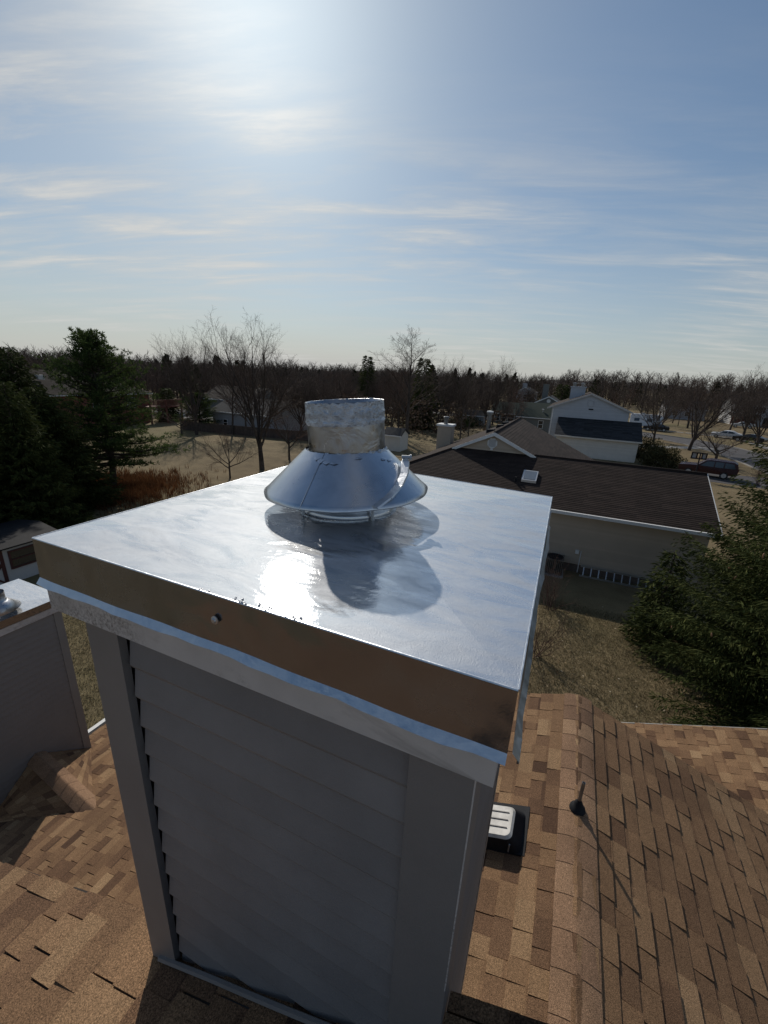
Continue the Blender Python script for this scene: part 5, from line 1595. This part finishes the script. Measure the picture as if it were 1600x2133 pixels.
leaf_blob('shrub', 'olive loose shrub between the cream garage and the red car', 10.0, 57.0, 4.6, 3.2, 2.5, 5200, M_BUSH, .10)
leaf_blob('shrub', 'brownish shrub behind the olive one near the street', 9.2, 62.5, 4.2, 3.0, 2.6, 3200, M_BUSH, .12)
for (px_, py_, w_, h_, lab) in ((950, 893, 2.6, 1.7, 'clipped dark round shrub nearest the chase of the neighbour roof'), (966, 889, 2.8, 1.8, 'middle clipped round shrub of the garden hedge behind the brown roof'), (982, 887, 3.0, 1.8, 'right clipped round shrub of the garden hedge behind the brown roof')):
    p = PZ(px_, py_); leaf_blob('shrub', lab, p[0], p[1], w_ + 1, w_ + .5, h_, 1500, M_HEDGE, .13, 'clipped garden shrubs behind the brown roof')


def twig_shrub(label, x, y, n, h, seed, spread=.8, name='bare_shrub', mat=None):
    r = random.Random(seed); t = thing(name, label, 'shrub', (x, y, 0)); T_ = Tree(seed)
    P = dict(n=[6, 4, 3], wob=[.10, .14, .18], up=[.05, .03, .02], tip=[.3, .35, .5], kids=[7, 4], t0=[.25, .2], ang=[(20, 48), (22, 55)], shape=[.42, .5], ltap=.35, rk=[.55, .6], rmin=.0035)
    for k in range(n):
        az = r.random() * 6.28; sp = r.uniform(.1, spread)
        T_.grow(np.array([r.gauss(0, .12), r.gauss(0, .12), 0]), np.array([math.cos(az) * sp, math.sin(az) * sp, 1.0]) / math.hypot(sp, 1), h * r.uniform(.6, 1.1), .013, 0, P)
    V, F2 = prisms([g[0] for g in T_.seg], [g[1] for g in T_.seg], [g[2] for g in T_.seg], [g[3] for g in T_.seg], 4)
    me = np_mesh('stem', V, F2, np.repeat(rng.random(len(T_.seg)), 8)); me.materials.append(mat or M_RTWIG)
    o = bpy.data.objects.new('stem', me); C.objects.link(o); o.parent = t
    return t


twig_shrub('reddish bare shrub with thin arching stems beside the right edge of the cap', .35, 16.6, 16, 1.9, 4, 1.1)
twig_shrub('low leafless bush on the lawn half behind the right edge of the cap', .1, 13.0, 14, 1.5, 9, 1.3)
twig_shrub('bare twiggy bush by the driveway right of the red car', 17.4, 51.5, 22, 2.4, 19, .9)
twig_shrub('purple grey thicket of bare stems by the street right of the spreading tree', 22.2, 61.0, 34, 2.8, 23, 1.0)

# rusty ferns and long grass under the pine
def tufts(name, pts, h0, h1, blades, mat, lean=.5, width=.02, kind='stuff', tmean=.5, tsd=.22, spread=.18, cat=None, label=None):
    n = len(pts); m = n * blades
    base = np.repeat(pts, blades, axis=0) + np.concatenate([rng.normal(0, h1 * spread, (m, 2)), np.zeros((m, 1))], 1)
    az = rng.random(m) * 2 * PI; l = rng.uniform(h0, h1, m); sp = rng.uniform(.1, lean, m)
    tip = base + np.stack([np.cos(az) * sp * l, np.sin(az) * sp * l, l * np.sqrt(np.maximum(.05, 1 - sp ** 2))], 1)
    sd = np.stack([-np.sin(az), np.cos(az), np.zeros(m)], 1) * width
    V = np.stack([base - sd, base + sd, tip], 1).reshape(-1, 3); T = np.arange(m * 3).reshape(-1, 3)
    me = np_mesh(name, V, T, np.clip(rng.normal(tmean, tsd, m), 0, 1)); me.materials.append(mat)
    o = bpy.data.objects.new(name, me); C.objects.link(o)
    return tag(o, label, cat, kind=kind)


n = 3600
pts = np.stack([rng.normal(-29.6, 2.3, n), rng.normal(19.0, 2.3, n), np.zeros(n)], 1)
pts = pts[(pts[:, 0] < -22.5)]
tufts('dead_ferns', pts, .2, .65, 5, M_FERN, .8, .022, label='rust orange dead ferns and long grass under the white pine', cat='ferns')
# lawn tufts where the grass is seen close
n = 26000
x = rng.uniform(.0, 9.5, n); y = rng.uniform(6.0, 17.4, n)
pts = np.stack([x, y, np.zeros(n)], 1)
n = 14000
pts2 = np.stack([rng.uniform(-15.5, -8.0, n), rng.uniform(3.5, 13.0, n), np.zeros(n)], 1)
tufts('grass', np.concatenate([pts, pts2]), .03, .085, 5, M_GRASS, .95, .008, label='short straw coloured winter grass in the nearest lawns', cat='grass', tmean=.45, tsd=.26, spread=.9)
# fallen leaves
n = 260
px_ = np.stack([rng.uniform(0, 9, n), rng.uniform(7, 18, n), np.full(n, .06)], 1)
a = rng.normal(0, 1, (n, 3)); a[:, 2] *= .25; a /= np.linalg.norm(a, axis=1, keepdims=True); b_ = np.cross(a, [0, 0, 1.0]); b_ /= np.linalg.norm(b_, axis=1, keepdims=True)
V = np.stack([px_ - a * .04, px_ + b_ * .025, px_ + a * .04, px_ - b_ * .025], 1).reshape(-1, 3)
T = (np.array([(0, 1, 2), (0, 2, 3)])[None] + (np.arange(n) * 4)[:, None, None]).reshape(-1, 3)
M_LEAF = leaf_mat('fallen_leaf', [(0, (.10, .05, .025)), (.5, (.30, .22, .13)), (1, (.48, .42, .32))])
me = np_mesh('fallen_leaves', V, T, np.repeat(rng.random(n), 2)); me.materials.append(M_LEAF)
o = bpy.data.objects.new('fallen_leaves', me); C.objects.link(o); tag(o, 'scattered dry leaves on the lawn between the two houses', 'leaves', kind='stuff')

# ------------------------------------------------------------------ far woodland: one uncountable mass
def low_tree(seed):
    t = Tree(seed)
    P = dict(n=[4, 2, 1], wob=[.04, .1, .15], up=[.03, .1, .05], tip=[.2, .3, .4], kids=[15, 7], t0=[.22, .15], ang=[(22, 48), (22, 50)], shape=[.44, .55], ltap=.5, rk=[.4, .6], rmin=.026)
    t.grow(np.zeros(3), (0, 0, 1), 10, .17, 0, P)
    s = [g for g in t.seg]
    V, T = prisms([g[0] for g in s], [g[1] for g in s], [g[2] * 1.3 for g in s], [g[3] * 1.3 for g in s], 3)
    V = V * (10 / V[:, 2].max())
    return V, T


lows = [low_tree(s) for s in (101, 102, 103, 104)]
Vs = []; Ts = []; tt = []; off = 0
cnt = 0
bearing = lambda: math.radians(random.uniform(-80, 30))
while cnt < 1700:
    az = bearing(); dist = 88 + 330 * random.random() ** 1.3
    x, y = dist * math.sin(az), dist * math.cos(az)
    if any(a - 3 < x < b_ + 3 and c - 12 < y < d_ + 3 for a, b_, c, d_ in houses_boxes): continue
    if az > math.radians(-4) and dist < 185: continue
    V, T = lows[cnt % 4]
    hh = random.uniform(8.0, 11.6) * (1.0 + .0009 * (dist - 100)); s = hh / 10
    if az > math.radians(-2): s *= 1.25
    c_, s_ = math.cos(cnt), math.sin(cnt)
    Rz = np.array([[c_, -s_, 0], [s_, c_, 0], [0, 0, 1]])
    q = (V @ Rz.T) * np.array([s * 1.25, s * 1.25, s]) + [x, y, 0]
    Vs.append(q); Ts.append(T + off); off += len(q); tt.append(np.full(len(T), random.random())); cnt += 1
me = np_mesh('woodland', np.concatenate(Vs), np.concatenate(Ts), np.concatenate(tt)); me.materials.append(M_TWIG)
o = bpy.data.objects.new('woodland', me); C.objects.link(o); tag(o, 'far leafless brown woodland along the whole horizon', 'woodland', kind='stuff')
# evergreens and understorey in the same wood
Vs = []; Ts = []; tt = []; off = 0
cone_n = 160
for k in range(1500):
    az = bearing(); dist = 66 + 360 * random.random() ** 1.4
    x, y = dist * math.sin(az), dist * math.cos(az)
    if any(a - 3 < x < b_ + 3 and c - 12 < y < d_ + 3 for a, b_, c, d_ in houses_boxes): continue
    if az > math.radians(-4) and dist < 190: continue
    if az < math.radians(-45) and dist < 84: continue
    conif = random.random() < .16 and dist > 95
    hh = random.uniform(7, 11.5) if conif else random.uniform(2.2, 5.5)
    rr_ = hh * random.uniform(.2, .32) if conif else hh * .6
    u = rng.random(cone_n); th = rng.random(cone_n) * 2 * PI; f = rng.random(cone_n) ** .8
    rad = rr_ * ((1 - f) ** .7 if conif else np.sqrt(np.maximum(.05, 1 - f ** 2))) * np.sqrt(rng.uniform(.3, 1, cone_n))
    P = np.stack([x + rad * np.cos(th), y + rad * np.sin(th), hh * (.08 + .92 * f)], 1)
    a = rng.normal(0, 1, (cone_n, 3)); a /= np.linalg.norm(a, axis=1, keepdims=True); b_ = np.cross(a, rng.normal(0, 1, (cone_n, 3))); b_ /= np.linalg.norm(b_, axis=1, keepdims=True)
    s = (hh * .055 * rng.uniform(.6, 1.3, cone_n))[:, None]
    V = np.stack([P - a * s, P + b_ * s * .6, P + a * s, P - b_ * s * .6], 1).reshape(-1, 3)
    T = (np.array([(0, 1, 2), (0, 2, 3)])[None] + (np.arange(cone_n) * 4)[:, None, None]).reshape(-1, 3)
    Vs.append(V); Ts.append(T + off); off += len(V)
    tt.append(np.clip(rng.normal(.35 if conif else .8, .15, cone_n * 2) + (0 if conif else 0), 0, 1))
M_WOODG = leaf_mat('woodland_mixed', [(0, (0.014, 0.02, 0.010)), (.45, (0.032, 0.042, 0.020)), (.6, (0.055, 0.042, 0.032)), (1, (0.10, 0.074, 0.058))])
me = np_mesh('evergreen_wood', np.concatenate(Vs), np.concatenate(Ts), np.concatenate(tt)); me.materials.append(M_WOODG)
o = bpy.data.objects.new('evergreen_wood', me); C.objects.link(o); tag(o, 'dark evergreens and brown undergrowth mixed into the far woodland', 'woodland', kind='stuff')
# low rise on the horizon
b = MB()
pv = []
for k in range(41):
    az = math.radians(-90 + k * 3.2); dd = 1500
    pv.append((dd * math.sin(az), dd * math.cos(az), 12 + 6 * math.sin(k * .7) + 4 * math.sin(k * 1.9)))
for k in range(40):
    A, B = pv[k], pv[k + 1]
    b.add([(A[0] * .8, A[1] * .8, 0), (B[0] * .8, B[1] * .8, 0), B, A, (A[0] * 1.4, A[1] * 1.4, 0), (B[0] * 1.4, B[1] * 1.4, 0)], [(0, 1, 2, 3), (3, 2, 5, 4)])
M_HILL = plain('hill_woods', (0.05, 0.047, 0.045), .95, 0, .3, .02)
b.build('hills', M_HILL, kind='structure')
